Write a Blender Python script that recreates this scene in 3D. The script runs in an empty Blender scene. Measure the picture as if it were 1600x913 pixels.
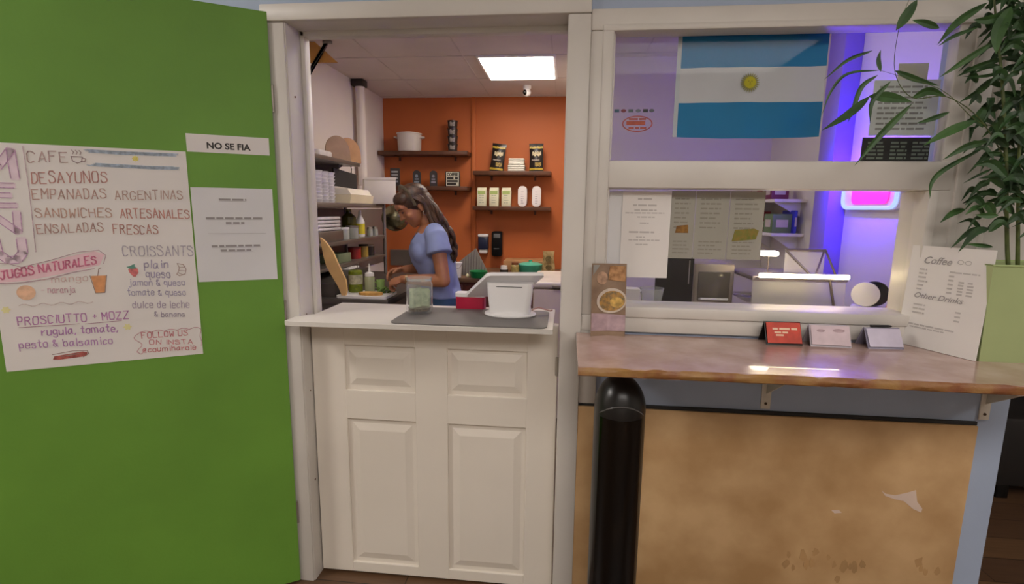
import bpy, bmesh, math, random
from mathutils import Vector, Matrix, Euler
random.seed(11)
C = bpy.context.scene
COL = C.collection
PI = math.pi

# ------------------------------------------------------------------ camera, world, light, exposure
cam_data = bpy.data.cameras.new('camera')
cam_data.sensor_width = 36.0
cam_data.lens = 18.0
cam_data.clip_start = 0.02
cam = bpy.data.objects.new('camera', cam_data)
COL.objects.link(cam)
cam.matrix_world = Matrix(((0.99447, -0.02889, 0.10102, 0.0), (0.10433, 0.15801, -0.98191, -1.768),
                           (0.01240, 0.98701, 0.16015, 1.42), (0, 0, 0, 1)))
C.camera = cam
C.view_settings.view_transform = 'Standard'
C.view_settings.look = 'None'
C.view_settings.gamma = 1.0
C.view_settings.use_curve_mapping = False
C.view_settings.exposure = 0.0
world = bpy.data.worlds.new('world')
C.world = world
world.use_nodes = True
world.node_tree.nodes['Background'].inputs[0].default_value = (0.9, 0.93, 1.0, 1)
world.node_tree.nodes['Background'].inputs[1].default_value = 0.05

KITCHEN_PANEL = 20.0      # radiance of the flat ceiling panel in the kitchen
NICHE_FILL = 2.2         # unseen fill panel added over the counter behind the window
FRONT_PANEL = 34.0         # ceiling panels of the front room
RIGHT_PANEL = 16.0
REAR_PANEL = 8.6
NEAR_FILL = 9.0  # unseen panel added inside the doorway to brighten woman and shelves
VIOLET_LAMP = 210.0
WARMER_LAMP = 30.0

FZ = -0.07                # floor level
CEIL_K = 2.44             # kitchen ceiling
CEIL_F = 2.75             # front room ceiling

# ------------------------------------------------------------------ materials
def lin(h):
    h = h.lstrip('#')
    out = []
    for i in (0, 2, 4):
        c = int(h[i:i+2], 16) / 255
        out.append(c / 12.92 if c <= 0.04045 else ((c + 0.055) / 1.055) ** 2.4)
    return tuple(out) + (1,)

_mats = {}
def M(name, hexc, rough=0.55, metal=0.0, var=0.06, scale=6.0, bump=0.0, bscale=60.0, spec=0.5, trans=0.0, hex2=None, coat=0.0):
    if name in _mats:
        return _mats[name]
    m = bpy.data.materials.new(name)
    m.use_nodes = True
    nt = m.node_tree
    b = nt.nodes['Principled BSDF']
    b.inputs['Roughness'].default_value = rough
    b.inputs['Metallic'].default_value = metal
    b.inputs['Specular IOR Level'].default_value = spec
    b.inputs['Transmission Weight'].default_value = trans
    b.inputs['Coat Weight'].default_value = coat
    col = lin(hexc)
    tc = nt.nodes.new('ShaderNodeTexCoord')
    no = nt.nodes.new('ShaderNodeTexNoise')
    no.inputs['Scale'].default_value = scale
    no.inputs['Detail'].default_value = 5
    nt.links.new(tc.outputs['Object'], no.inputs['Vector'])
    mix = nt.nodes.new('ShaderNodeMix')
    mix.data_type = 'RGBA'
    a2 = lin(hex2) if hex2 else tuple(max(0, c * (1 - 2 * var)) for c in col[:3]) + (1,)
    a1 = col if hex2 else tuple(min(1, c * (1 + var)) for c in col[:3]) + (1,)
    mix.inputs[6].default_value = a1
    mix.inputs[7].default_value = a2
    rmp = nt.nodes.new('ShaderNodeMapRange')
    rmp.inputs[1].default_value = 0.35
    rmp.inputs[2].default_value = 0.65
    nt.links.new(no.outputs[0], rmp.inputs[0])
    nt.links.new(rmp.outputs[0], mix.inputs[0])
    nt.links.new(mix.outputs[2], b.inputs['Base Color'])
    if bump:
        n2 = nt.nodes.new('ShaderNodeTexNoise')
        n2.inputs['Scale'].default_value = bscale
        n2.inputs['Detail'].default_value = 4
        nt.links.new(tc.outputs['Object'], n2.inputs['Vector'])
        bp = nt.nodes.new('ShaderNodeBump')
        bp.inputs['Strength'].default_value = bump
        bp.inputs['Distance'].default_value = 0.004
        nt.links.new(n2.outputs[0], bp.inputs['Height'])
        nt.links.new(bp.outputs[0], b.inputs['Normal'])
    _mats[name] = m
    return m

def emit(name, hexc, strength):
    m = bpy.data.materials.new(name)
    m.use_nodes = True
    nt = m.node_tree
    b = nt.nodes['Principled BSDF']
    b.inputs['Base Color'].default_value = (0.03, 0.03, 0.03, 1)
    b.inputs['Emission Color'].default_value = lin(hexc)
    b.inputs['Emission Strength'].default_value = strength
    _mats[name] = m
    return m

def glass(name, tint=(0.96, 0.98, 0.97), refl=0.10, rough=0.02, haze=0.0):
    """thin architectural pane: clear with a Fresnel-weighted mirror coat"""
    m = bpy.data.materials.new(name)
    m.use_nodes = True
    nt = m.node_tree
    nt.nodes.remove(nt.nodes['Principled BSDF'])
    out = nt.nodes['Material Output']
    tr = nt.nodes.new('ShaderNodeBsdfTransparent')
    tr.inputs[0].default_value = tint + (1,)
    gl = nt.nodes.new('ShaderNodeBsdfGlossy')
    gl.inputs['Roughness'].default_value = rough
    lw = nt.nodes.new('ShaderNodeLayerWeight')
    lw.inputs[0].default_value = refl
    mx = nt.nodes.new('ShaderNodeMixShader')
    nt.links.new(lw.outputs['Fresnel'], mx.inputs[0])
    nt.links.new(tr.outputs[0], mx.inputs[1])
    nt.links.new(gl.outputs[0], mx.inputs[2])
    last = mx
    if haze:
        df = nt.nodes.new('ShaderNodeBsdfDiffuse')
        df.inputs[0].default_value = (0.85, 0.86, 0.84, 1)
        tl = nt.nodes.new('ShaderNodeBsdfTranslucent')
        tl.inputs[0].default_value = (0.85, 0.86, 0.84, 1)
        m2 = nt.nodes.new('ShaderNodeMixShader')
        m2.inputs[0].default_value = 0.4
        nt.links.new(df.outputs[0], m2.inputs[1])
        nt.links.new(tl.outputs[0], m2.inputs[2])
        last = nt.nodes.new('ShaderNodeMixShader')
        last.inputs[0].default_value = haze
        nt.links.new(mx.outputs[0], last.inputs[1])
        nt.links.new(m2.outputs[0], last.inputs[2])
    nt.links.new(last.outputs[0], out.inputs[0])
    _mats[name] = m
    return m

# ------------------------------------------------------------------ mesh builder
class MB:
    def __init__(s):
        s.v = []
        s.f = []
    def add(s, verts, faces):
        o = len(s.v)
        s.v += [tuple(p) for p in verts]
        s.f += [tuple(i + o for i in f) for f in faces]
        return s
    def bm(s, bm):
        bm.verts.ensure_lookup_table()
        bm.verts.index_update()
        s.add([v.co[:] for v in bm.verts], [[v.index for v in f.verts] for f in bm.faces])
        bm.free()
        return s
    def box(s, x0, x1, y0, y1, z0, z1, bev=0.0, seg=2, mat=None):
        b = bmesh.new()
        bmesh.ops.create_cube(b, size=1)
        for v in b.verts:
            v.co = Vector(((x0 + x1) / 2 + v.co.x * (x1 - x0), (y0 + y1) / 2 + v.co.y * (y1 - y0), (z0 + z1) / 2 + v.co.z * (z1 - z0)))
        if bev:
            bev = min(bev, 0.45 * min(abs(x1 - x0), abs(y1 - y0), abs(z1 - z0)))
            bmesh.ops.bevel(b, geom=b.edges[:], offset=bev, segments=seg, affect='EDGES', profile=0.5)
        if mat:
            bmesh.ops.transform(b, matrix=mat, verts=b.verts)
        return s.bm(b)
    def lathe(s, prof, cx=0, cy=0, z=0, seg=32, mat=None, sx=1, sy=1):
        vs, fs = [], []
        n = len(prof)
        for i in range(seg):
            a = 2 * PI * i / seg
            for r, h in prof:
                p = Vector((r * math.cos(a) * sx, r * math.sin(a) * sy, h))
                if mat:
                    p = mat @ p
                vs.append((p.x + cx, p.y + cy, p.z + z))
        for i in range(seg):
            j = (i + 1) % seg
            for k in range(n - 1):
                fs.append((i * n + k, j * n + k, j * n + k + 1, i * n + k + 1))
        fs.append(tuple(i * n for i in reversed(range(seg))))
        fs.append(tuple(i * n + n - 1 for i in range(seg)))
        return s.add(vs, fs)
    def prism(s, poly, a0, a1, axis='y', mat=None):
        """poly: 2D outline; extruded along axis from a0 to a1"""
        n = len(poly)
        def P(p, a):
            q = {'y': (p[0], a, p[1]), 'z': (p[0], p[1], a), 'x': (a, p[0], p[1])}[axis]
            return tuple(mat @ Vector(q)) if mat else q
        vs = [P(p, a0) for p in poly] + [P(p, a1) for p in poly]
        fs = [tuple(range(n)), tuple(reversed(range(n, 2 * n)))]
        fs += [(i, i + n, (i + 1) % n + n, (i + 1) % n) for i in range(n)]
        return s.add(vs, fs)
    def tube(s, pts, rad, seg=10, closed=False, flat=None):
        pts = [Vector(p) for p in pts]
        n = len(pts)
        rads = rad if isinstance(rad, (list, tuple)) else [rad] * n
        vs, fs = [], []
        up = Vector((0, 0, 1))
        prev = None
        for i, p in enumerate(pts):
            if closed:
                t = pts[(i + 1) % n] - pts[i - 1]
            else:
                t = pts[min(i + 1, n - 1)] - pts[max(i - 1, 0)]
            t.normalize()
            if prev is None:
                a = t.cross(up)
                if a.length < 0.05:
                    a = t.cross(Vector((1, 0, 0)))
            else:
                a = prev - t * prev.dot(t)
            a.normalize()
            prev = a
            b = t.cross(a)
            for k in range(seg):
                w = 2 * PI * k / seg
                vs.append(p + a * (rads[i] * math.cos(w)) + b * (rads[i] * math.sin(w) * (flat or 1)))
        for i in range(n if closed else n - 1):
            j = (i + 1) % n
            for k in range(seg):
                l = (k + 1) % seg
                fs.append((i * seg + k, i * seg + l, j * seg + l, j * seg + k))
        if not closed:
            fs.append(tuple(reversed(range(seg))))
            fs.append(tuple(range((n - 1) * seg, n * seg)))
        return s.add([tuple(v) for v in vs], fs)
    def ball(s, c, r, rz=None, ry=None, seg=16, mat=None):
        b = bmesh.new()
        bmesh.ops.create_uvsphere(b, u_segments=seg, v_segments=max(6, seg // 2), radius=1)
        m = Matrix.Translation(c) @ (mat or Matrix()) @ Matrix.Diagonal((r, ry or r, rz or r, 1))
        bmesh.ops.transform(b, matrix=m, verts=b.verts)
        return s.bm(b)
    def capsule(s, a, b, ra, rb, seg=14):
        a = Vector(a); b = Vector(b)
        d = b - a
        L = d.length
        q = d.to_track_quat('Z', 'Y').to_matrix().to_4x4()
        prof = [(1e-4, -ra)] + [(ra * math.cos(t), ra * math.sin(t)) for t in (-1.1, -0.7, -0.3)] + [(ra, 0), (rb, L)] + \
               [(rb * math.cos(t), L + rb * math.sin(t)) for t in (0.3, 0.7, 1.1)] + [(1e-4, L + rb)]
        return s.lathe(prof, a.x, a.y, a.z, seg, q)
    def xf(s, m):
        s.v = [tuple(m @ Vector(p)) for p in s.v]
        return s
    def mesh(s, name, smooth=True, ang=38):
        me = bpy.data.meshes.new(name)
        me.from_pydata(s.v, [], s.f)
        b = bmesh.new()
        b.from_mesh(me)
        bmesh.ops.recalc_face_normals(b, faces=b.faces)
        b.to_mesh(me)
        b.free()
        if smooth:
            me.polygons.foreach_set('use_smooth', [True] * len(me.polygons))
            me.set_sharp_from_angle(angle=math.radians(ang))
        return me
    def build(s, name, mat, parent=None, kind=None, label=None, smooth=True, ang=38, loc=None):
        o = bpy.data.objects.new(name, s.mesh(name, smooth, ang))
        if mat:
            o.data.materials.append(mat)
        COL.objects.link(o)
        if parent:
            o.parent = parent
        if loc:
            o.location = loc
        if kind:
            o['kind'] = kind
        if label:
            o['label'] = label
        return o

def thing(name, label, cat, loc=(0, 0, 0), rz=0.0, group=None, rot=None):
    o = bpy.data.objects.new(name, None)
    o.empty_display_size = 0.05
    COL.objects.link(o)
    o.location = loc
    o.rotation_euler = rot if rot else (0, 0, rz)
    o['label'] = label
    o['category'] = cat
    if group:
        o['group'] = group
    return o
def tag(o, label, cat, group=None):
    o['label'] = label
    o['category'] = cat
    if group:
        o['group'] = group
    return o
def dup(root, loc, label, rz=None):
    r = root.copy()
    COL.objects.link(r)
    r.location = loc
    if rz is not None:
        r.rotation_euler = (0, 0, rz)
    r['label'] = label
    for ch in list(root.children):
        c = ch.copy()
        COL.objects.link(c)
        c.parent = r
        for g in list(ch.children):
            d = g.copy()
            COL.objects.link(d)
            d.parent = c
    return r
def struct(name, mb, mat, **k):
    return mb.build(name, mat, kind='structure', **k)

# ------------------------------------------------------------------ lettering
def type_mesh(mb, text, x0, z0, h, width=None, bold=0.0, shear=0.0, y=-0.001, dep=0.0004, space=1.0, up=None):
    """printed lettering standing in the x-z plane, baseline start x0,z0, cap height h, facing -y"""
    cu = bpy.data.curves.new('lettering', 'FONT')
    cu.body = text
    cu.size = h / 0.70
    cu.shear = shear
    cu.offset = bold
    cu.space_character = space
    cu.resolution_u = 3
    o = bpy.data.objects.new('lettering', cu)
    COL.objects.link(o)
    dg = bpy.context.evaluated_depsgraph_get()
    me = bpy.data.meshes.new_from_object(o.evaluated_get(dg))
    xs = [v.co.x for v in me.vertices]
    k = 1.0
    if width and xs:
        k = width / (max(xs) - min(xs))
    ox = min(xs) if xs else 0
    v = []
    n = len(me.vertices)
    for d in (0, dep):
        v += [(x0 + (p.co.x - ox) * k, y + d, z0 + p.co.y) for p in me.vertices]
    f = [tuple(p.vertices) for p in me.polygons] + [tuple(i + n for i in reversed(p.vertices)) for p in me.polygons]
    mb.add(v, f)
    bpy.data.objects.remove(o)
    bpy.data.curves.remove(cu)
    bpy.data.meshes.remove(me)
    return mb

GL = {'A': '00 39 60;13 53', 'B': '00 09 49 58 56 45 05;45 54 51 40 00', 'C': '67 58 39 19 07 02 10 30 51',
      'D': '00 09 39 57 52 30 00', 'E': '69 09 00 60;05 45', 'F': '69 09 00;05 45', 'G': '67 49 29 07 02 10 40 62 64 34',
      'H': '00 09;60 69;05 65', 'I': '10 19', 'J': '59 52 40 20 02;29 79', 'K': '00 09;69 05 60', 'L': '09 00 60', 'M': '00 09 34 69 60',
      'N': '00 09 60 69', 'O': '39 19 07 02 10 50 62 67 59 39', 'P': '00 09 49 58 56 44 04', 'Q': '39 19 07 02 10 50 62 67 59 39;43 70',
      'R': '00 09 49 58 56 45 05;35 60', 'S': '67 49 19 07 16 45 63 61 40 10 02', 'T': '09 69;39 30', 'U': '09 02 10 50 62 69',
      'V': '09 30 69', 'W': '09 10 35 50 69', 'X': '00 69;09 60', 'Y': '09 35 69;35 30', 'Z': '09 69 00 60',
      '+': '15 55;37 33', '-': '04 44', '&': '60 06 18 38 37 02 11 30 52 54', '@': '45 24 23 32 44 46 27 05 02 20 50',
      ',': '11 0a', '.': '00 01',
      'a': '55 36 15 02 10 30 54;56 51 60', 'b': '09 00;04 26 46 54 51 40 10 02', 'c': '55 36 15 02 10 30 51',
      'd': '59 50;54 36 16 04 01 10 30 52', 'e': '03 53 55 36 16 04 01 10 40 51', 'f': '58 39 27 20;05 45',
      'g': '56 5b 3c 0b;54 36 16 04 02 11 31 53', 'h': '09 00;04 26 46 54 50', 'i': '26 20;28 29', 'j': '36 3b 1c 0b;38 39',
      'l': '19 10', 'm': '00 06;04 16 36 44 40;44 56 76 84 80', 'n': '00 06;04 26 46 54 50', 'o': '26 05 01 20 40 51 55 46 26',
      'p': '06 0c;04 26 46 54 52 41 11 03', 'q': '56 5c;54 36 16 04 02 11 31 53', 'r': '06 00;03 25 46',
      's': '55 36 16 04 34 52 40 10 01', 't': '29 21 30 41;06 46', 'u': '06 01 10 30 52;56 50', 'y': '06 30;66 1c'}
def _gp(c):
    y = c[1]
    return (int(c[0]), int(y) if y.isdigit() else -(ord(y) - 96))
def ribbon(mb, pts, w, y=-0.0016, dep=0.0006):
    """a felt-pen stroke through 2D points (x,z)"""
    for (ax, az), (bx, bz) in zip(pts[:-1], pts[1:]):
        dx, dz = bx - ax, bz - az
        L = math.hypot(dx, dz) or 1e-6
        ux, uz = dx / L * w / 2, dz / L * w / 2
        q = [(ax - ux * .6 - uz, az - uz * .6 + ux), (bx + ux * .6 - uz, bz + uz * .6 + ux), (bx + ux * .6 + uz, bz + uz * .6 - ux), (ax - ux * .6 + uz, az - uz * .6 - ux)]
        mb.prism(q, y, y + dep, 'y')
def blob(mb, poly, y=-0.0014, dep=0.0004):
    mb.prism(poly, y, y + dep, 'y')
def hand_text(mb, text, a, b, h, w=0.0028, y=-0.0016):
    """felt-pen handwriting from baseline point a to b (x,z), cap height h"""
    adv, runs = 0.0, []
    for ch in text:
        if ch == ' ':
            adv += 4.5
            continue
        st = [[_gp(c) for c in s.split()] for s in GL[ch].split(';')]
        mx = max(p[0] for s in st for p in s)
        runs.append((adv, st))
        adv += mx + 2.6
    adv -= 2.6
    dx, dz = (b[0] - a[0]) / adv, (b[1] - a[1]) / adv
    for off, st in runs:
        jz, js, jx = random.uniform(-.35, .35), random.uniform(.92, 1.06), random.uniform(-.06, .10)
        for s in st:
            pts = []
            for px, pz in s:
                t = off + px + jx * pz
                pts.append((a[0] + dx * t, a[1] + dz * t + (pz * js + jz) * h / 9))
            ribbon(mb, pts, w, y)
def greek(mb, x0, x1, z, h, y=-0.0012, words=True):
    """a line of print too small to read: word-length dashes"""
    x = x0
    while x < x1 - h * .5:
        L = min(random.uniform(2.0, 5.5) * h if words else x1 - x, x1 - x)
        mb.box(x, x + L, y, y + 0.0004, z, z + h)
        x += L + h * 0.7
# ------------------------------------------------------------------ colours
m_trim = M('white_trim_paint', 'd3cec7', 0.42, var=0.03, scale=3, bump=0.05, bscale=25)
m_door = M('white_door_paint', 'e6ded2', 0.38, var=0.02, scale=2, bump=0.03, bscale=60)
m_blue = M('pale_blue_wall_paint', 'a6b4cc', 0.6, var=0.03, scale=2, bump=0.08, bscale=120)
m_green = M('green_door_paint', '6a9c36', 0.6, var=0.05, scale=2.5, bump=0.10, bscale=90)
m_kraft = M('bare_plywood', 'cda97b', 0.7, var=0.0, hex2='b08a5c', scale=4.5, bump=0.08, bscale=45)
m_kwall = M('kitchen_white_paint', 'e4dcd6', 0.6, var=0.02, scale=2)
m_orange = M('orange_wall_paint', 'bd6530', 0.6, var=0.03, scale=2, bump=0.04, bscale=80)
m_ceil = M('ceiling_paint', 'd6cbc6', 0.8, var=0.03, scale=3)
m_fceil = M('front_ceiling_paint', 'dcd8d2', 0.8, var=0.02, scale=2)
m_backwall = M('front_room_wall_paint', 'd8d2c8', 0.7, var=0.02, scale=2)
m_marble = M('pink_marble', 'c6aaa0', 0.22, var=0.0, hex2='ab8b7e', scale=9, coat=0.3)
m_marble_edge = M('raw_marble_edge', '98723f', 0.5, var=0.0, hex2='7d4a2c', scale=16, bump=0.5, bscale=70)
m_tower = M('tower_charcoal', '1c1b1b', 0.3, var=0.1)
m_black = M('black_plastic', '0a0a0b', 0.22, var=0.1)
m_blackg = M('black_gloss', '030303', 0.10, var=0.0)
m_paper = M('white_paper', 'e6e2de', 0.75, var=0.015, scale=5)
m_paper2 = M('cool_white_paper', 'dcdcdd', 0.75, var=0.015, scale=5)
m_steel = M('dull_stainless', '8a837c', 0.38, 0.7, var=0.06, scale=5)
m_darksteel = M('dark_stainless', '5f5a56', 0.42, 0.6, var=0.06, scale=5)
m_wood_dark = M('dark_walnut_shelf', '5a3520', 0.5, var=0.12, scale=12)
m_white = M('white_plastic', 'e8e6e6', 0.35, var=0.01)
m_ink = M('black_ink', '26221f', 0.6, var=0.0)
m_greyink = M('grey_print', '9b9696', 0.7, var=0.0)
m_dark = M('near_black', '17110f', 0.7, var=0.1)

def plank_floor():
    m = bpy.data.materials.new('plank_floor')
    m.use_nodes = True
    nt = m.node_tree
    b = nt.nodes['Principled BSDF']
    tc = nt.nodes.new('ShaderNodeTexCoord')
    br = nt.nodes.new('ShaderNodeTexBrick')
    br.inputs['Scale'].default_value = 1.0
    br.inputs['Brick Width'].default_value = 1.2
    br.inputs['Row Height'].default_value = 0.16
    br.inputs['Mortar Size'].default_value = 0.002
    br.inputs['Color1'].default_value = lin('7a5a3e')
    br.inputs['Color2'].default_value = lin('5e4432')
    br.inputs['Mortar'].default_value = lin('20150f')
    nt.links.new(tc.outputs['Object'], br.inputs['Vector'])
    wv = nt.nodes.new('ShaderNodeTexNoise')
    mp = nt.nodes.new('ShaderNodeMapping')
    mp.inputs['Scale'].default_value = (3, 40, 1)
    nt.links.new(tc.outputs['Object'], mp.inputs[0])
    nt.links.new(mp.outputs[0], wv.inputs['Vector'])
    wv.inputs['Scale'].default_value = 2
    mx = nt.nodes.new('ShaderNodeMix')
    mx.data_type = 'RGBA'
    mx.blend_type = 'MULTIPLY'
    mx.inputs[0].default_value = 0.5
    nt.links.new(br.outputs[0], mx.inputs[6])
    nt.links.new(wv.outputs[0], mx.inputs[7])
    nt.links.new(mx.outputs[2], b.inputs['Base Color'])
    b.inputs['Roughness'].default_value = 0.4
    return m
m_floor = plank_floor()

# ------------------------------------------------------------------ setting: rooms
struct('floor', MB().box(-4.2, 4.7, -4.7, 3.4, FZ - 0.1, FZ), m_floor)
# the partition between front room and kitchen, blue outside
w = MB()
w.box(-4.0, -0.985, 0.0, 0.12, FZ, CEIL_F)
w.box(-0.985, 0.02, 0.0, 0.12, 2.06, CEIL_F)
w.box(0.02, 1.47, 0.0, 0.12, 2.0, CEIL_F)
w.box(0.02, 0.13, 0.0, 0.12, FZ, 2.0)
w.box(0.13, 1.47, 0.0, 0.12, FZ, 1.03)
w.box(1.19, 1.47, 0.0, 0.12, 1.03, 2.0)
struct('wall_front', w, m_blue)
# front room shell
struct('wall_left', MB().box(-4.2, -4.0, -4.5, 0.12, FZ, CEIL_F), m_backwall)
struct('wall_back', MB().box(-4.2, 4.7, -4.7, -4.5, FZ, CEIL_F), m_backwall)
struct('wall_right', MB().box(4.5, 4.7, -4.5, 3.2, FZ, CEIL_F), m_backwall)
struct('wall_passage', MB().box(1.47, 4.5, 3.2, 3.4, FZ, CEIL_F), M('dim_blue_grey_paint', '8f95a3', 0.7))
struct('ceiling_front', MB().box(-4.2, 4.7, -4.7, 0.12, CEIL_F, CEIL_F + 0.1).box(1.47, 4.7, 0.12, 3.4, CEIL_F, CEIL_F + 0.1), m_fceil)
# kitchen shell
struct('wall_kitchen_left', MB().box(-1.9, -1.76, 0.12, 3.3, FZ, CEIL_K), m_kwall)
struct('wall_kitchen_back', MB().box(-1.76, 0.14, 3.15, 3.3, FZ, CEIL_K), m_orange)
struct('wall_niche', MB().box(0.14, 0.24, 1.95, 3.15, FZ, CEIL_K).box(0.14, 1.36, 1.95, 2.05, FZ, CEIL_K), m_kwall)
struct('trim_10', MB().box(1.275, 1.36, 0.93, 1.08, FZ, CEIL_K, 0.004), M('violet_glow_colour', '9079e0', .5, var=.03))  # pilaster coloured violet to carry the lamp's glow
struct('wall_kitchen_right', MB().box(1.36, 1.47, 0.12, 2.05, FZ, CEIL_F), m_kwall)
lining = MB()
lining.box(-1.76, -1.0, 0.12, 0.126, FZ, CEIL_K)
lining.box(-1.0, 1.36, 0.12, 0.126, 2.07, CEIL_K)
lining.box(0.03, 1.36, 0.12, 0.126, FZ, 1.03)
struct('wall_lining', lining, m_kwall)
struct('ceiling_kitchen', MB().box(-1.9, 1.47, 0.12, 3.3, CEIL_K, CEIL_K + 0.1), m_ceil)
seam = MB()
for y in (1.247, 1.857, 2.467, 3.077):
    seam.box(-1.76, 1.36, y - 0.006, y + 0.006, CEIL_K - 0.003, CEIL_K)
for x in (-1.34, -0.73, -0.12, 0.49, 1.10):
    seam.box(x - 0.004, x + 0.004, 0.13, 3.15, CEIL_K - 0.002, CEIL_K)
struct('trim_1', seam, M('ceiling_seam', 'cec3be', 0.8))
# narrow conduit strip on the orange wall
struct('trim_2', MB().box(-0.905, -0.865, 3.128, 3.15, 1.0, CEIL_K, 0.006), m_orange)

# ------------------------------------------------------------------ setting: door casing and window joinery
cs = MB()
cs.box(-1.045, -0.967, -0.012, 0.0, FZ, 2.033, 0.004)               # left casing
cs.box(-0.987, -0.962, -0.006, 0.135, FZ, 2.06, 0.003)              # left jamb
cs.box(-0.962, -0.945, 0.085, 0.125, FZ, 2.04, 0.004)               # stop
cs.box(-1.045, 0.062, -0.022, 0.0, 2.034, 2.088, 0.005)              # head casing
cs.box(-0.987, 0.0, -0.006, 0.135, 2.034, 2.062, 0.003)             # head jamb
cs.box(-0.962, -0.012, 0.085, 0.125, 2.015, 2.036, 0.004)           # head stop
cs.box(-0.012, 0.018, -0.006, 0.135, FZ, 2.06, 0.003)               # right jamb
cs.box(-0.010, 0.062, -0.0185, 0.0, FZ, 2.033, 0.004)                # right casing
struct('trim_3', cs, m_trim)
mark = MB()
for x, z, s in ((-0.955, 1.80, .004), (-0.955, 1.02, .003), (-0.955, 0.35, .005), (-0.955, 0.72, .003)):
    mark.lathe([(1e-4, 0), (s, 0), (s, .0008), (1e-4, .0008)], x - 0.0062, 0.03, z, 12, Matrix.Rotation(PI / 2, 4, 'Y'))
for z0, z1 in ((1.68, 1.86), (1.05, 1.10), (0.22, 0.29), (0.30, 0.36), (0.82, 0.98)):
    zz = z0
    while zz < z1:
        L = random.uniform(.008, .03)
        mark.box(-0.9872, -0.9868 + random.uniform(.004, .010), -0.0066, -0.0060, zz, zz + L)
        zz += L + random.uniform(.006, .03)
struct('trim_4', mark, M('chipped_paint_brown', '6b4632', 0.8, var=.1))
wn = MB()
wn.box(0.062, 0.122, -0.0112, 0.0, 1.062, 1.983, 0.004)               # stile left of both windows
wn.box(0.122, 0.142, 0.0, 0.06, 1.09, 1.99, 0.003)
wn.box(0.100, 0.136, -0.020, 0.01, 1.09, 2.0, 0.006)
wn.box(0.062, 1.262, -0.014, 0.0, 1.983, 2.048, 0.005)              # head
wn.box(0.100, 1.185, -0.022, 0.05, 1.978, 1.998, 0.004)
wn.box(0.134, 1.186, -0.0165, 0.12, 1.4935, 1.5805, 0.004)             # middle rail
wn.box(0.136, 1.195, -0.0105, 0.0, 1.494, 1.582, 0.003)
wn.box(1.166, 1.192, -0.010, 0.06, 1.575, 1.99, 0.004)              # right, upper window
wn.box(1.122, 1.150, -0.0205, 0.12, 1.09, 1.493, 0.004)               # right, lower window
wn.box(1.150, 1.262, -0.0127, 0.0, 1.062, 1.983, 0.003)
wn.box(1.195, 1.215, -0.020, -0.01, 1.064, 1.98, 0.004)
wn.box(0.062, 1.262, -0.0137, 0.12, 1.006, 1.062, 0.003)             # sill
wn.box(0.100, 1.160, -0.022, 0.12, 1.058, 1.096, 0.006)
wn.box(0.062, 0.122, -0.010, 0.0, 0.735, 1.01, 0.003)
struct('window_1', wn, m_trim)
# white boarding right of the windows
struct('trim_5', MB().box(1.262, 1.47, -0.010, 0.0, 1.0, 2.048, 0.003).box(1.285, 1.300, -0.016, -0.008, 1.0, 2.045, 0.003), m_trim)
m_glass = glass('window_pane', refl=0.12)
gp = MB().box(0.130, 1.170, 0.044, 0.048, 1.578, 1.985)
gp.build('window_pane', m_glass, kind='structure').name = 'window_2'
MB().box(0.138, 1.128, 0.044, 0.048, 1.094, 1.496).build('window_3', m_glass, kind='structure')
# plywood facing under the marble
struct('trim_6', MB().box(0.040, 1.376, -0.016, 0.0, FZ, 0.729, 0.002), m_kraft)
struct('trim_7', MB().box(0.060, 1.376, -0.010, 0.0, 0.729, 0.742, 0.002), M('dark_gap', '2b2a2a', 0.8))
pt = MB()
blob(pt, [(1.105, .480), (1.118, .462), (1.150, .452), (1.180, .447), (1.213, .420), (1.240, .409), (1.242, .424), (1.222, .449), (1.213, .490), (1.190, .480), (1.150, .466), (1.120, .470)], -0.0168, .0006)
blob(pt, [(0.95, .395), (0.975, .398), (0.985, .388), (0.962, .384)], -0.0168, .0006)
struct('trim_8', pt, M('pale_plaster_patch', 'd9c3b4', 0.8))
st = MB()
random.seed(5)
for cx, cz, n in ((0.86, 0.19, 7), (1.03, 0.17, 5), (1.28, 0.20, 4), (0.95, 0.22, 4)):
    for i in range(n):
        x, z, r = cx + random.uniform(-.05, .05), cz + random.uniform(-.04, .04), random.uniform(.006, .016)
        blob(st, [(x + r * random.uniform(.5, 1.2) * math.cos(a), z + 1.8 * r * random.uniform(.5, 1.2) * math.sin(a)) for a in [k * .7 for k in range(9)]], -0.0166 - .00012 * i, .0006)
struct('trim_9', st, M('brown_glue_stain', 'b18c5e', 0.8, var=.1))

# ------------------------------------------------------------------ half door in the doorway
X0, X1, Z0, Z1 = -0.958, -0.016, FZ + 0.012, 1.004
hd = thing('half_door', 'white panelled lower half door closed across the kitchen doorway', 'door', (X0, 0.05, Z0))
slab = MB().box(0, X1 - X0, 0.010, 0.040, 0, Z1 - Z0, 0.002)
pan = [(-0.822, -0.556, -0.012, 0.600), (-0.424, -0.131, -0.012, 0.600), (-0.827, -0.556, 0.727, 0.895), (-0.428, -0.131, 0.722, 0.900)]
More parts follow.
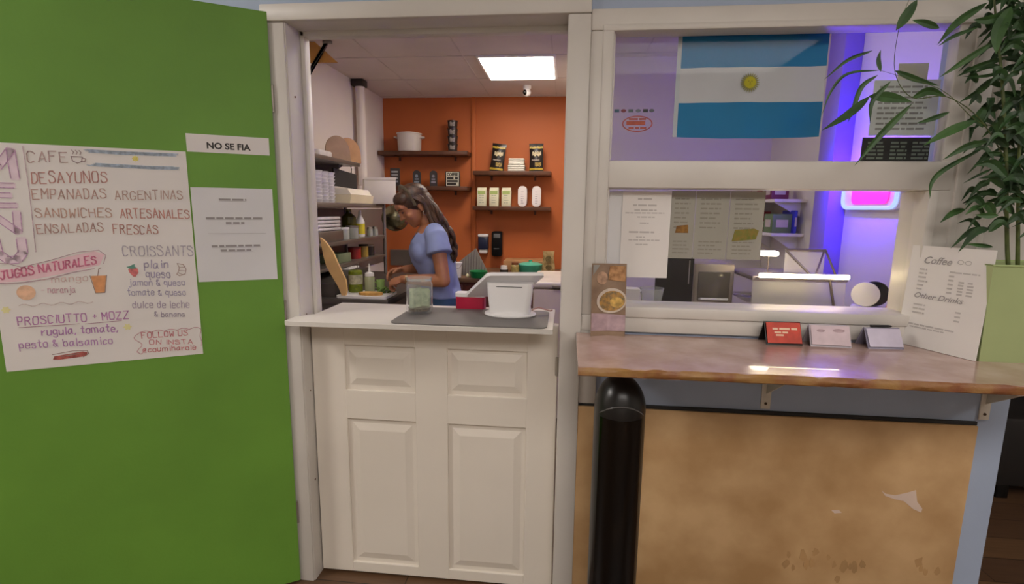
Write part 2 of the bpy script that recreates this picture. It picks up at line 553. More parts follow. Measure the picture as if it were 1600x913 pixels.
# stiles and rails standing proud of the panels
xs = [X0, -0.827, -0.553, -0.427, -0.128, X1]
for a, b in ((0, 1), (2, 3), (4, 5)):
    slab.box(xs[a] - X0, xs[b] - X0, 0.0, 0.012, 0, Z1 - Z0, 0.003)
for a, b in ((1, 2), (3, 4)):
    for z0, z1 in ((Z0, -0.014), (0.604, 0.722), (0.900, Z1)):
        slab.box(xs[a] - X0 - .002, xs[b] - X0 + .002, 0.0, 0.012, z0 - Z0, z1 - Z0, 0.003)
slab.build('door_leaf', m_door, hd, smooth=False)
for px0, px1, pz0, pz1 in pan:
    p = MB()
    g, s = 0.012, 0.030
    a0, a1, b0, b1 = px0 - X0 + g, px1 - X0 - g, pz0 - Z0 + g, pz1 - Z0 - g
    vs = [(a0, .0105, b0), (a1, .0105, b0), (a1, .0105, b1), (a0, .0105, b1),
          (a0 + s, .0025, b0 + s), (a1 - s, .0025, b0 + s), (a1 - s, .0025, b1 - s), (a0 + s, .0025, b1 - s)]
    fs = [(4, 5, 6, 7), (0, 1, 5, 4), (1, 2, 6, 5), (2, 3, 7, 6), (3, 0, 4, 7), (3, 2, 1, 0)]
    p.add(vs, fs)
    p.build('door_panel', m_door, hd, smooth=False)
MB().box(0.934, 0.948, -0.006, 0.004, 0.875, 0.945, 0.002).tube([(0.941, -0.006, 0.875), (0.941, -0.006, 0.945)], 0.005).build('hinge', M('painted_hinge', 'b9b1a6', 0.4, 0.3), hd)

# serving shelf on the half door
sh = thing('serving_shelf', 'white serving shelf lying on top of the half door', 'shelf', (-0.5, 0.08, 1.0043))
poly = [(-0.452, -0.182), (0.466, -0.164), (0.466, 0.20), (-0.432, 0.20), (-0.432, -0.045), (-0.48, -0.075), (-0.48, -0.17)]
MB().prism(poly, 0.0, 0.0155, 'z').build('shelf_board', m_trim, sh)

# ------------------------------------------------------------------ green door with its papers
TH = math.radians(31)
HL = Vector((-1.018, -0.022, FZ + 0.01))
DOORM = Matrix.Translation((-1.015, -0.020, 0)) @ Matrix.Rotation(TH, 4, 'Z')     # door plane: x towards the hinge, z up, faces -y
gd = thing('green_door', 'green painted full height door swung open to the left of the doorway', 'door', HL, TH)
MB().prism([(-0.905, 0.0), (0.0, 0.0), (-0.050, 0.036), (-0.905, 0.036)], 0.0, 2.062 - HL.z, 'z').build('door_leaf', m_green, gd, smooth=False)
hg = MB()
for z in (0.25, 1.05, 1.80):
    hg.tube([(0.004, 0.002, z), (0.004, 0.002, z + 0.09)], 0.004)
hg.build('hinge', M('hinge_metal', '9a938a', 0.35, 0.6), gd)

def on_door(name, label, cat, x0, x1, z0, z1, mat, dy=-0.0008, curl=0.0):
    """a paper taped to the green door; returns the empty and its own x,z origin"""
    cx = (x0 + x1) / 2
    loc = DOORM @ Vector((cx, dy, z0))
    t = thing(name, label, cat, loc, TH)
    n = 12
    vs, fs = [], []
    for j in range(n + 1):
        for i in range(n + 1):
            u, v = i / n, j / n
            lift = -0.0006 - curl * (max(0, (u - .7) / .3) ** 2 * max(0, (.3 - v) / .3) ** 2)
            vs.append((x0 + (x1 - x0) * u - cx, lift, (z1 - z0) * v))
    for j in range(n):
        for i in range(n):
            fs.append((j * (n + 1) + i, j * (n + 1) + i + 1, (j + 1) * (n + 1) + i + 1, (j + 1) * (n + 1) + i))
    m = len(vs)
    vs += [(a, b + 0.0004, c) for a, b, c in vs]
    fs += [tuple(q + m for q in reversed(f)) for f in fs]
    MB().add(vs, fs).build('sheet', mat, t)
    return t, cx, z0

PX0, PX1, PZ0, PZ1 = -0.790, -0.270, 0.908, 1.5925
po, pcx, pz = on_door('menu_poster', 'large handwritten menu poster in coloured felt pen taped to the green door', 'poster', PX0, PX1, PZ0, PZ1, m_paper)
def pen(hexc):
    c = [int(hexc[i:i+2], 16) for i in (0, 2, 4)]
    c = [int(a * .68 + b * .32) for a, b in zip(c, (0xe6, 0xe2, 0xde))]
    return M('felt_pen_' + hexc, '%02x%02x%02x' % tuple(c), 0.75, var=0.14, scale=90)
def shifted(mb):
    mb.v = [(x - pcx, y, z - pz) for x, y, z in mb.v]
    return mb
LINES = [
    ('CAFE', (-0.673, 1.5393), (-0.579, 1.5438), 0.0314),
    ('DESAYUNOS', (-0.6691, 1.4771), (-0.4877, 1.4872), 0.0338),
    ('EMPANADAS', (-0.6722, 1.4314), (-0.4946, 1.4373), 0.0283),
    ('ARGENTINAS', (-0.471, 1.4328), (-0.2901, 1.4387), 0.0279),
    ('SANDWICHES', (-0.6708, 1.3768), (-0.4858, 1.3787), 0.0268),
    ('ARTESANALES', (-0.4624, 1.3757), (-0.2758, 1.3765), 0.0283),
    ('ENSALADAS', (-0.6723, 1.3279), (-0.5115, 1.3355), 0.0269),
    ('FRESCAS', (-0.4851, 1.3262), (-0.3676, 1.3252), 0.0283),
    ('CROISSANTS', (-0.467, 1.2553), (-0.2743, 1.2501), 0.032),
    ('plain', (-0.4137, 1.2131), (-0.349, 1.2136), 0.0252),
    ('queso', (-0.4111, 1.182), (-0.3456, 1.1791), 0.0254),
    ('jamon & queso', (-0.4597, 1.159), (-0.3058, 1.1511), 0.021),
    ('tomate & queso', (-0.466, 1.1266), (-0.3066, 1.117), 0.021),
    ('dulce de leche', (-0.456, 1.0844), (-0.2987, 1.0733), 0.0234),
    ('& banana', (-0.3992, 1.0499), (-0.3141, 1.0433), 0.0174),
    ('JUGOS NATURALES', (-0.7721, 1.1926), (-0.5388, 1.2328), 0.0249),
    ('- mango', (-0.6789, 1.1783), (-0.5659, 1.1794), 0.0197),
    ('- naranja', (-0.6807, 1.1465), (-0.5998, 1.1438), 0.0198),
    ('PROSCIUTTO + MOZZ', (-0.7468, 1.0502), (-0.4711, 1.0498), 0.0258),
    ('rugula, tomate,', (-0.6945, 1.0141), (-0.5038, 1.009), 0.0243),
    ('pesto & balsamico', (-0.7517, 0.9777), (-0.521, 0.969), 0.024),
    ('FOLLOW US', (-0.4406, 0.9792), (-0.3116, 0.978), 0.0184),
    ('ON INSTA', (-0.4213, 0.9564), (-0.2988, 0.9472), 0.0153),
    ('@coumiharole', (-0.4411, 0.9319), (-0.2909, 0.9258), 0.0175)]
random.seed(21)
PEN = {'CAFE': 'b08a88', 'DESAYUNOS': 'b26a60', 'EMPANADAS': 'b8897c', 'ARGENTINAS': 'b58f80', 'SANDWICHES': 'b88874', 'ARTESANALES': 'b96a5c',
       'ENSALADAS': 'b5867a', 'FRESCAS': 'b06c5e', 'CROISSANTS': 'a79fb0', 'plain': '9a8fb2', 'queso': '9a8fb2', 'jamon & queso': 'a197bb',
       'tomate & queso': 'a9a0c0', 'dulce de leche': 'a08ea8', '& banana': '9488a0', 'JUGOS NATURALES': 'd0507a', '- mango': 'd9b4ae',
       '- naranja': 'd8a8b4', 'PROSCIUTTO + MOZZ': 'b565ac', 'rugula, tomate,': 'ae66b4', 'pesto & balsamico': 'ae66b4',
       'FOLLOW US': 'c4505a', 'ON INSTA': 'c8616a', '@coumiharole': 'c8545c'}
for text, a, b, h in LINES:
    mb = MB()
    hand_text(mb, text, a, b, h, 0.0042 if text[0] == 'J' else 0.0030 if h > .024 else 0.0024)
    shifted(mb).build('lettering', pen(PEN[text]), po)
# pink cloud behind the juice heading, drawn first so that the words lie on top
cl = MB()
blob(cl, [(-.785, 1.183), (-.72, 1.185), (-.62, 1.205), (-.53, 1.228), (-.515, 1.262), (-.54, 1.272), (-.61, 1.256), (-.69, 1.228), (-.74, 1.222), (-.785, 1.226)], -0.0010, .0003)
shifted(cl).build('pink_cloud', M('felt_pen_wash_pink', 'ecc9d0', .75, var=.04, scale=20), po)
ul = MB()
ribbon(ul, [(-.785, 1.180), (-.72, 1.181), (-.66, 1.190), (-.60, 1.207), (-.545, 1.217)], .0026)
ribbon(ul, [(-.52, 1.232), (-.512, 1.258), (-.528, 1.275), (-.58, 1.270), (-.65, 1.247), (-.72, 1.228), (-.75, 1.240), (-.785, 1.243)], .0018)
ribbon(ul, [(-.746, 1.043), (-.60, 1.043)], .0022)
ribbon(ul, [(-.585, 1.041), (-.49, 1.044)], .0022)
shifted(ul).build('underline', pen('a8798a'), po)
vl = MB()
ribbon(vl, [(-.679, 1.584), (-.678, 1.45), (-.680, 1.36), (-.682, 1.273)], .0022)
shifted(vl).build('margin_line', pen('c0a2ac'), po)
# block letters M E N U down the left margin
wash, edge = MB(), MB()
def block(strokes, w):
    for s in strokes:
        ribbon(wash, s, w, -0.0011, .0003)
        for (ax, az), (bx, bz) in zip(s[:-1], s[1:]):
            L = math.hypot(bx - ax, bz - az)
            nx, nz = -(bz - az) / L * w / 2, (bx - ax) / L * w / 2
            for k in (1, -1):
                ribbon(edge, [(ax + nx * k, az + nz * k), (bx + nx * k, bz + nz * k)], .0026)
block([[(-.778, 1.492), (-.778, 1.572), (-.742, 1.522), (-.708, 1.572), (-.706, 1.492)]], .020)
block([[(-.712, 1.470), (-.775, 1.470), (-.775, 1.412), (-.712, 1.412)], [(-.775, 1.441), (-.722, 1.441)]], .014)
block([[(-.775, 1.334), (-.775, 1.392), (-.716, 1.334), (-.714, 1.392)]], .018)
block([[(-.772, 1.314), (-.768, 1.270), (-.748, 1.250), (-.726, 1.252), (-.712, 1.272), (-.712, 1.312)]], .022)
shifted(wash).build('block_letter_fill', M('felt_pen_wash_rose', 'e6d2dd', .75, var=.05, scale=25), po)
shifted(edge).build('block_letter_outline', pen('b57fae'), po)
# doodles
dd = MB()
for k in range(9):
    z = 1.5845 - k * .0011
    ribbon(dd, [(-.534 + random.uniform(-.004, .012), z), (-.45, z - .0015 + random.uniform(-.001, .001)), (-.36, z - .001), (-.285 - random.uniform(0, .02), z)], .0018)
for k in range(9):
    z = 1.5440 - k * .0011
    ribbon(dd, [(-.530 + random.uniform(-.004, .02), z), (-.45, z - .0015), (-.36, z - .003), (-.290 - random.uniform(0, .02), z - .002)], .0018)
shifted(dd).build('doodle_flag_stripes', pen('a9c0d8'), po, label='pale blue felt-pen stripes')
def disc(cx, cz, r, n=18, jag=0.0):
    return [(cx + r * (1 - jag * (k % 2)) * math.cos(2 * PI * k / n), cz + r * (1 - jag * (k % 2)) * math.sin(2 * PI * k / n)) for k in range(n)]
su = MB()
blob(su, disc(-.408, 1.5630, .0095, 16, .25))
shifted(su).build('doodle_sun', pen('e6d84e'), po, label='yellow felt-pen sun')
for cx, cz in ((-.770, 1.100), (-.476, 1.022)):
    s2 = MB()
    blob(s2, disc(cx, cz, .012, 12, .35))
    shifted(s2).build('doodle_star', M('felt_pen_pale_yellow', 'ebe5a8', .75), po, label='pale yellow felt-pen star')
cp = MB()
ribbon(cp, [(-.5690, 1.561), (-.5670, 1.548), (-.556, 1.542), (-.545, 1.547), (-.542, 1.561), (-.569, 1.561)], .0024)
ribbon(cp, [(-.542, 1.558), (-.534, 1.556), (-.537, 1.547), (-.545, 1.548)], .002)
for x in (-.565, -.556, -.547):
    ribbon(cp, [(x, 1.568), (x + .003, 1.574), (x - .001, 1.580)], .002)
shifted(cp).build('doodle_coffee_cup', pen('85686a'), po)
jb = MB()
blob(jb, [(-.556, 1.194), (-.5172, 1.194), (-.526, 1.140), (-.548, 1.140)])
shifted(jb).build('doodle_juice_glass', M('felt_pen_orange', 'e2a06c', .75, var=.08, scale=40), po, label='orange felt-pen juice glass')
jl = MB()
ribbon(jl, [(-.558, 1.195), (-.549, 1.139), (-.525, 1.139), (-.5155, 1.195)], .002)
ribbon(jl, [(-.5385, 1.194), (-.534, 1.216), (-.528, 1.219)], .0022)
shifted(jl).build('doodle_glass_outline', pen('8c6c5e'), po)
og = MB()
blob(og, disc(-.7178, 1.150, .0225, 24))
shifted(og).build('doodle_orange', M('felt_pen_peach', 'eabf9e', .75, var=.08, scale=60), po, label='peach felt-pen orange')
wv = MB()
ribbon(wv, [(-.7384 + .18 * k / 24, 1.111 + .004 * math.sin(k * 1.05)) for k in range(25)], .0018)
shifted(wv).build('doodle_wavy_line', pen('c4aaa4'), po)
sb = MB()
blob(sb, [(-.458, 1.212), (-.445, 1.217), (-.432, 1.213), (-.431, 1.200), (-.440, 1.186), (-.446, 1.187), (-.455, 1.200)])
shifted(sb).build('doodle_strawberry', pen('d04a4a'), po, label='red felt-pen strawberry')
sl = MB()
blob(sl, [(-.462, 1.220), (-.452, 1.222), (-.446, 1.226), (-.438, 1.228), (-.440, 1.220), (-.433, 1.215), (-.445, 1.213), (-.455, 1.214)], -.0016)
shifted(sl).build('doodle_strawberry_leaf', pen('2f7a62'), po, label='green felt-pen leaves')
cr = MB()
ribbon(cr, [(-.322, 1.226), (-.305, 1.222), (-.298, 1.206), (-.302, 1.190), (-.318, 1.184), (-.326, 1.190), (-.320, 1.200), (-.317, 1.212), (-.322, 1.226)], .0022)
for q in ([(-.317, 1.212), (-.300, 1.214)], [(-.319, 1.202), (-.299, 1.200)], [(-.322, 1.195), (-.308, 1.187)]):
    ribbon(cr, q, .0018)
shifted(cr).build('doodle_croissant', pen('a07c72'), po)
sw = MB()
blob(sw, [(-.672, .944), (-.60, .952), (-.588, .948), (-.592, .936), (-.62, .934), (-.66, .932), (-.676, .934)])
shifted(sw).build('doodle_sandwich', M('felt_pen_rust', 'b8625a', .75, var=.2, scale=60), po, label='rust red felt-pen sandwich')
so = MB()
ribbon(so, [(-.676, .950), (-.62, .957), (-.588, .953), (-.585, .944), (-.60, .934)], .002)
ribbon(so, [(-.655, .942), (-.61, .946)], .003, -.0020)
shifted(so).build('doodle_sandwich_outline', pen('7c5a52'), po)
cb = MB()
pts = []
for k in range(61):
    t = k / 60
    if t < .12: p = (-.452 + .01 * math.sin(t * 50), .945 + .4 * t)
    elif t < .85: p = (-.448 + (t - .12) / .73 * .175, .998 + .006 * abs(math.sin((t - .12) * 21)))
    else: p = (-.273 + .002 * math.sin(t * 60), .998 - (t - .85) * .40)
    pts.append(p)
ribbon(cb, pts, .0022)
ribbon(cb, [(-.452, .945), (-.458, .935), (-.448, .926), (-.440, .932)], .0024)
shifted(cb).build('doodle_cloud_outline', pen('c4848c'), po)

# printed sign and sheet beside the poster
sg, scx, sz = on_door('printed_sign', 'narrow white paper sign reading NO SE FIA near top of green door', 'sign', -0.2662, -0.0205, 1.593, 1.6510, m_paper)
tx = MB()
type_mesh(tx, 'NO SE FIA', -0.2085 - scx, 1.6065 - sz, 0.0195, 0.130, bold=0.0009, y=-0.0013)
tx.build('lettering', m_ink, sg)
sp, tcx, tz = on_door('printed_notice', 'white letter size notice with small underlined print below the NO SE FIA sign', 'notice', -0.2655, -0.0195, 1.160, 1.4785, m_paper2, curl=0.004)
gk = MB()
for x0, x1, z in ((-.1857, -.1026, 1.4365), (-.228, -.057, 1.3735), (-.170, -.1135, 1.3575), (-.2177, -.066, 1.2785), (-.192, -.0914, 1.2635)):
    greek(gk, x0 - tcx, x1 - tcx, z - tz, .0065, y=-.0013)
    gk.box(x0 - tcx, x1 - tcx, -.0013, -.0009, z - .0022 - tz, z - .0012 - tz)
gk.box(-.2258 - tcx, -.0478 - tcx, -.0013, -.0009, 1.3240 - tz, 1.3248 - tz)
gk.build('lettering', m_greyink, sp)
# ------------------------------------------------------------------ marble counter with brackets
random.seed(3)
mc = thing('marble_counter', 'pink marble counter slab with rough brown edge under the windows', 'counter', (0.75, -0.2, 0.974))
top = MB()
front = [(0.045 + i * 0.0295, -0.415 + random.uniform(-.004, .003)) for i in range(49)]
top.prism([(0.046, -0.0225)] + [(0.044, -0.25)] + front + [(1.462, -0.0225)], 0.0, 0.026, 'z')
top.xf(Matrix.Translation((-0.75, 0.2, 0)))
top.build('slab', m_marble, mc)
eg = MB()
n = 60
vs, fs = [], []
for i in range(n + 1):
    x = 0.044 + 1.418 * i / n
    for k, (dy, z) in enumerate(((0, 0.0005), (-.005, .004), (-.006, .013), (-.004, .020), (0.002, .0255))):
        vs.append((x - .75, -0.4165 + dy + random.uniform(-.003, .002) * (1 if k < 4 else .3) + .2, z))
for i in range(n):
    for k in range(4):
        a = i * 5 + k
        fs.append((a, a + 5, a + 6, a + 1))
eg.add(vs, fs)
eg.build('rough_edge', m_marble_edge, mc, label='chipped brown front edge')

def bracket(loc, label):
    b = thing('shelf_bracket', label, 'bracket', loc, group='white brackets under the marble counter')
    MB().box(-0.016, 0.016, -0.006, 0.0, -0.225, 0.0, 0.002).build('wall_plate', m_br, b)
    MB().box(-0.014, 0.014, -0.33, -0.006, -0.006, 0.0, 0.002).build('arm', m_br, b)
    MB().prism([(-0.006, -0.17), (-0.006, -0.006), (-0.26, -0.006), (-0.26, -0.016)], -0.002, 0.002, 'x').build('gusset', m_br, b)
    s = MB()
    for z in (-0.205, -0.06):
        s.lathe([(1e-4, 0), (.005, 0), (.004, .003), (1e-4, .003)], 0, -0.006, z, 10, Matrix.Rotation(PI / 2, 4, 'X'))
    s.build('screw', M('screw_metal', '5b5046', .4, .8), b)
    return b
m_br = M('white_bracket', 'd8d2c6', 0.45, var=.05)
bracket((0.702, -0.0005, 0.974), 'white metal bracket holding the marble counter at the middle of the blue strip')
bracket((1.395, -0.0005, 0.974), 'white metal bracket holding the marble counter at the right end of the wall')

# ------------------------------------------------------------------ black tower in front of the plywood
tw = thing('tower_fan', 'slim black tower with rounded top standing under the left end of the marble counter', 'tower fan', (0.184, -0.215, FZ))
R, H = 0.079, 0.990
body = MB()
prof = [(1e-4, 0), (R + .012, 0), (R + .012, .012), (R, .022), (R, H - .11)]
prof += [(R * math.cos(t), H - .11 + .108 * math.sin(t)) for t in [k * PI / 2 / 10 for k in range(1, 10)]] + [(1e-4, H - .002)]
body.lathe(prof, seg=48)
body.build('housing', m_tower, tw)
fp = MB()
vs, fs = [], []
for j, z in enumerate((0.04, 0.30, 0.60, 0.868)):
    for i in range(15):
        a = -PI / 2 + math.radians(-52 + 104 * i / 14)
        vs.append(((R + .0016) * math.cos(a), (R + .0016) * math.sin(a), z))
for j in range(3):
    for i in range(14):
        q = j * 15 + i
        fs.append((q, q + 1, q + 16, q + 15))
fp.add(vs, fs)
fp.build('front_grille', m_blackg, tw)
lp = MB()
lp.tube([((R + .001) * math.cos(a), (R + .001) * math.sin(a), 0.872 + .040 * math.cos(b) ) for a, b in [(-PI / 2 + math.radians(-54 + 108 * i / 20), math.radians(-80 + 160 * i / 20)) for i in range(21)]], 0.0022, 8)
lp.build('rim', M('sheen_arc_grey', '5c5a58', .25), tw)  # paler arc painted as the sheen line across the rounded top

# ------------------------------------------------------------------ things on the marble
br = thing('food_brochure', 'tall brown food brochure standing at the left end of the marble counter', 'brochure', (0.150, -0.060, 1.0), math.radians(6))
lean = Matrix.Rotation(math.radians(-5), 4, 'X')
MB().prism([(-.058, -.006), (0, .010), (.058, -.004), (.058, .0), (0, .014), (-.058, -.002)], 0, .245, 'z', lean).build('folded_card', M('brown_print', '9a8068', .5, var=0, hex2='7d6450', scale=14), br)
def onb(poly, name, mat, d=0.0):
    m = MB()
    vs = []
    for x, z in poly:
        y = -.0075 + (x + .058) * (.016 / .058) if x < 0 else .0085 - x * (.014 / .058)
        vs.append((x, y - .0012 - d, z))
    n = len(vs)
    m.add(vs + [(a, b + .0008, c) for a, b, c in vs], [tuple(range(n)), tuple(range(n, 2 * n))] + [(i, (i + 1) % n, (i + 1) % n + n, i + n) for i in range(n)])
    m.xf(lean)
    m.build(name, mat, br, smooth=False)
def ell(cx, cz, rx, rz, n=20, t=0.0):
    return [(cx + rx * math.cos(2 * PI * k / n) * math.cos(t) - rz * math.sin(2 * PI * k / n) * math.sin(t), cz + rx * math.cos(2 * PI * k / n) * math.sin(t) + rz * math.sin(2 * PI * k / n) * math.cos(t)) for k in range(n)]
def onb2(poly, name, mat, d=0.0):
    """print that runs across the fold: one flap on each side of it"""
    l = [p for p in poly if p[0] <= 0]; r = [p for p in poly if p[0] >= 0]
    zl = [p[1] for p in poly]
    def clip(poly, sgn):
        out = []
        for (ax, az), (bx, bz) in zip(poly, poly[1:] + poly[:1]):
            if ax * sgn >= 0: out.append((ax, az))
            if ax * bx < 0:
                t = ax / (ax - bx)
                out.append((0.0, az + t * (bz - az)))
        return out
    for sgn in (-1, 1):
        q = clip(poly, sgn)
        if len(q) > 2:
            m = MB()
            n = len(q)
            vs = [(x, ((-.0075 + (x + .058) * (.016 / .058)) if sgn < 0 else (.0085 - x * (.014 / .058))) - .0012 - d, z) for x, z in q]
            m.add(vs + [(a, b + .0008, c) for a, b, c in vs], [tuple(range(n)), tuple(range(n, 2 * n))] + [(i, (i + 1) % n, (i + 1) % n + n, i + n) for i in range(n)])
            m.xf(lean)
            m.build(name, mat, br, smooth=False)
onb2([(-.057, .018), (.057, .018), (.057, .072), (-.057, .078)], 'printed_panel', M('print_mauve', 'b49aa0', .5, var=.1, scale=40))
onb2(ell(.010, .120, .050, .042, t=.2), 'printed_plate', M('print_cream', 'cfc0b0', .5), .0006)
onb2(ell(.012, .119, .043, .034, t=.2), 'printed_food', M('print_food', 'b88a45', .5, var=0, hex2='6e6248', scale=70), .0012)
onb2(ell(.028, .115, .022, .018), 'printed_food', M('print_yellow_food', 'cfa858', .5, var=.2, scale=80), .0018)
onb2([(-.054, .205), (-.03, .240), (-.054, .240)], 'printed_plate', M('print_grey', '8f8c86', .5), .0004)
onb2([(.000, .190), (.054, .185), (.054, .236), (.004, .238)], 'printed_food', M('print_tan', 'c09060', .5, var=0, hex2='8a6038', scale=50), .0004)
onb2(ell(-.022, .196, .019, .022), 'printed_food', M('print_pale_tan', 'b59278', .5, var=.15, scale=60), .0005)

def card_stand(name, label, x, y, rz, w, h, front, card, txt=None):
    t = thing(name, label, 'card holder', (x, y, 1.0), rz)
    # an A shaped stand, open at the sides
    MB().prism([(-.034, 0), (-.030, 0), (.0, h), (.030, 0), (.034, 0), (.003, h + .004), (-.003, h + .004)], -w / 2, w / 2, 'x').build('stand', front, t)
    sl = Matrix.Translation((0, -.0345, 0.004)) @ Matrix.Rotation(-math.atan2(.031, h), 4, 'X')
    MB().box(-w / 2 + .003, w / 2 - .003, -.0035, -.0015, 0.002, h * 1.06, mat=sl).build('card', card, t)
    return t, sl
ca, sl = card_stand('card_holder', 'small black A-frame card holder with an orange red card on the marble counter', 0.706, -0.060, math.radians(2), 0.112, 0.066, m_black, M('red_card', 'c8432f', .5, var=.1, scale=30))
tx = MB()
for z, x0, x1, hh in ((.045, -.035, .042, .007), (.034, -.030, .012, .0055), (.025, -.026, -.002, .0055)):
    greek(tx, x0, x1, z, hh, -.0042)
tx.xf(sl)
tx.build('print', M('print_cream2', 'e8c7a8', .5), ca)
cb2, sl = card_stand('card_holder', 'small pale pinkish card stand between the orange card and the folded card', 0.848, -0.064, math.radians(-3), 0.120, 0.062, M('clear_grey_plastic', 'b5acb5', .3), M('pale_card', 'd3bfc6', .6, var=.04, scale=30))
sd = MB()
blob(sd, ell(-.028, .048, .012, .005), -.0042)
blob(sd, ell(.025, .050, .018, .006), -.0042)
sd.xf(sl)
sd.build('print', M('print_mauve', 'b49aa0', .5), cb2)
cc, sl = card_stand('card_holder', 'pale lilac folded card leaning beside the coffee menu sheet', 1.008, -0.062, math.radians(5), 0.110, 0.058, M('lilac_plastic', '8e8aa0', .3), M('lilac_card', 'cfc8dc', .6, var=.03, scale=30))
pn = MB().tube([(-0.034, 0, 0), (0.020, 0, 0), (0.029, 0, 0), (0.034, 0, 0)], [.0042, .0042, .003, .001], 12)
pe = pn.build('pen', M('pen_black', '202022', .3))
pe.location = (1.008, -0.062, 1.0665)
pe.rotation_euler = (0, 0, math.radians(5))
tag(pe, 'dark pen lying on top of the lilac folded card', 'pen')

mn = thing('coffee_menu_sheet', 'tall white coffee menu sheet standing against the green planter', 'menu', (1.1435, -0.1015, 1.0), math.radians(-66.0))
ln = Matrix.Rotation(math.radians(-3), 4, 'X')
MB().box(-.113, .113, 0.0, .0025, 0.001, .322, mat=ln).build('sheet', m_paper, mn)
tm = MB()
tm2 = MB()
type_mesh(tm, 'Coffee', -.070, .268, .022, .078, bold=.0002, shear=.35, y=-.0012)
type_mesh(tm2, 'Other Drinks', -.082, .158, .0165, .138, bold=.0002, shear=.35, y=-.0012)
tm.xf(ln)
tm.build('heading', M('faded_heading', 'a39e9d', .7), mn)
tm2.xf(ln)
tm2.build('heading', M('faded_heading', 'a39e9d', .7), mn)
tp = MB()
for k in range(6):
    z = .246 - k * .0125
    greek(tp, -.080, -.080 + random.uniform(.02, .03), z, .005, -.0010)
    greek(tp, .006, .020, z, .005, -.0010)
for k in range(5):
    z = .218 - k * .009
    greek(tp, .034, .048, z, .005, -.0010)
    greek(tp, .058, .074, z, .005, -.0010)
greek(tp, .02, .085, .246, .004, -.0010)
for k in range(3):
    greek(tp, -.080, -.045, .134 - k * .013, .005, -.0010)
    greek(tp, .040, .055, .128 - k * .013, .005, -.0010)
greek(tp, -.085, .045, .070, .005, -.0010)
greek(tp, -.080, .020, .062, .004, -.0010)
for cx in (.030, .050):
    ribbon(tp, ell(cx, .280, .008, .006, 12), .0015, -.0011)
tp.xf(ln)
tp.build('small_print', M('pale_print', 'c0bbb8', .7, var=0), mn)

# ------------------------------------------------------------------ planter with bamboo
pl = thing('potted_bamboo', 'tall bamboo plant in light green planter at the right end of the marble counter', 'plant', (1.308, -0.118, 1.0))
P0 = Vector((1.308, -0.118, 1.0))
m_pot = M('light_green_planter', 'a2b07c', .5, var=.05, scale=3)
pot = MB()
for z0, z1, s0, s1 in ((0.0, .278, .106, .113),):
    vs = [(sx * s0, sy * s0 * .78, z0) for sx, sy in ((-1, -1), (1, -1), (1, 1), (-1, 1))] + [(sx * s1, sy * s1 * .78, z1) for sx, sy in ((-1, -1), (1, -1), (1, 1), (-1, 1))]
    vs += [(sx * (s1 - .006), sy * (s1 * .78 - .006), z1) for sx, sy in ((-1, -1), (1, -1), (1, 1), (-1, 1))]
    vs += [(sx * (s1 - .008), sy * (s1 * .78 - .008), z1 - .035) for sx, sy in ((-1, -1), (1, -1), (1, 1), (-1, 1))]
    fs = [(3, 2, 1, 0)] + [(i, (i + 1) % 4, (i + 1) % 4 + 4, i + 4) for i in range(4)] + [(i + 4, (i + 1) % 4 + 4, (i + 1) % 4 + 8, i + 8) for i in range(4)] + [(i + 8, (i + 1) % 4 + 8, (i + 1) % 4 + 12, i + 12) for i in range(4)]
    pot.add(vs, fs)
pot.build('planter', m_pot, pl, smooth=False)
MB().box(-.104, .104, -.079, .079, .225, .250, .004).build('soil', M('dark_soil', '2d2219', .9, var=.3, scale=40, bump=.6, bscale=90), pl)
rm = MB()
rm.tube([(sx * .1135, sy * .0890, .280) for sx, sy in ((-1, -1), (1, -1), (1, 1), (-1, 1))], .003, 8, closed=True)
rm.build('rim', M('planter_rim', 'a9bb80', .4), pl)
m_leaf = M('bamboo_leaf', '446a34', .5, var=0, hex2='2a4a24', scale=18)
m_leaf2 = M('bamboo_leaf_dark', '35582c', .5, var=0, hex2='1d361c', scale=18)
m_stem = M('bamboo_stem', '56632e', .5, var=.2, scale=25)
def leaf(mb, pts, w, twist=0.0):
    """a lance shaped blade with a folded midrib along pts"""
    pts = [Vector(p) for p in pts]
    # resample by quadratic/catmull interpolation
    P = [pts[0] * 2 - pts[1]] + pts + [pts[-1] * 2 - pts[-2]]
    path = []
    for i in range(1, len(P) - 2):
        for k in range(5):
            t = k / 5
            a, b, c, d = P[i - 1], P[i], P[i + 1], P[i + 2]
            path.append(0.5 * ((2 * b) + (c - a) * t + (2 * a - 5 * b + 4 * c - d) * t * t + (3 * b - a - 3 * c + d) * t ** 3))
    path.append(pts[-1])
    n = len(path)
    vs, fs = [], []
    for i, p in enumerate(path):
        t = (path[min(i + 1, n - 1)] - path[max(i - 1, 0)]).normalized()
        side = t.cross(Vector((0.25, 1, 0.15)))
        if side.length < .1: side = t.cross(Vector((1, 0, 0)))
        side.normalize()
        nrm = t.cross(side)
        side = side * math.cos(twist) + nrm * math.sin(twist)
        nrm = t.cross(side).normalized()
        s = i / (n - 1)
        ww = w * .5 * (math.sin(PI * min(1, s * 1.0) ** .75) * .96 + .04) * (1 if s < .97 else .4)
        vs += [p - side * ww + nrm * ww * .35, p, p + side * ww + nrm * ww * .35, p - nrm * .0006]
    for i in range(n - 1):
        a, b = i * 4, i * 4 + 4
        fs += [(a, a + 1, b + 1, b), (a + 1, a + 2, b + 2, b + 1), (a, b, b + 3, a + 3), (a + 2, a + 3, b + 3, b + 2)]
    mb.add([tuple(v - P0) for v in vs], fs)
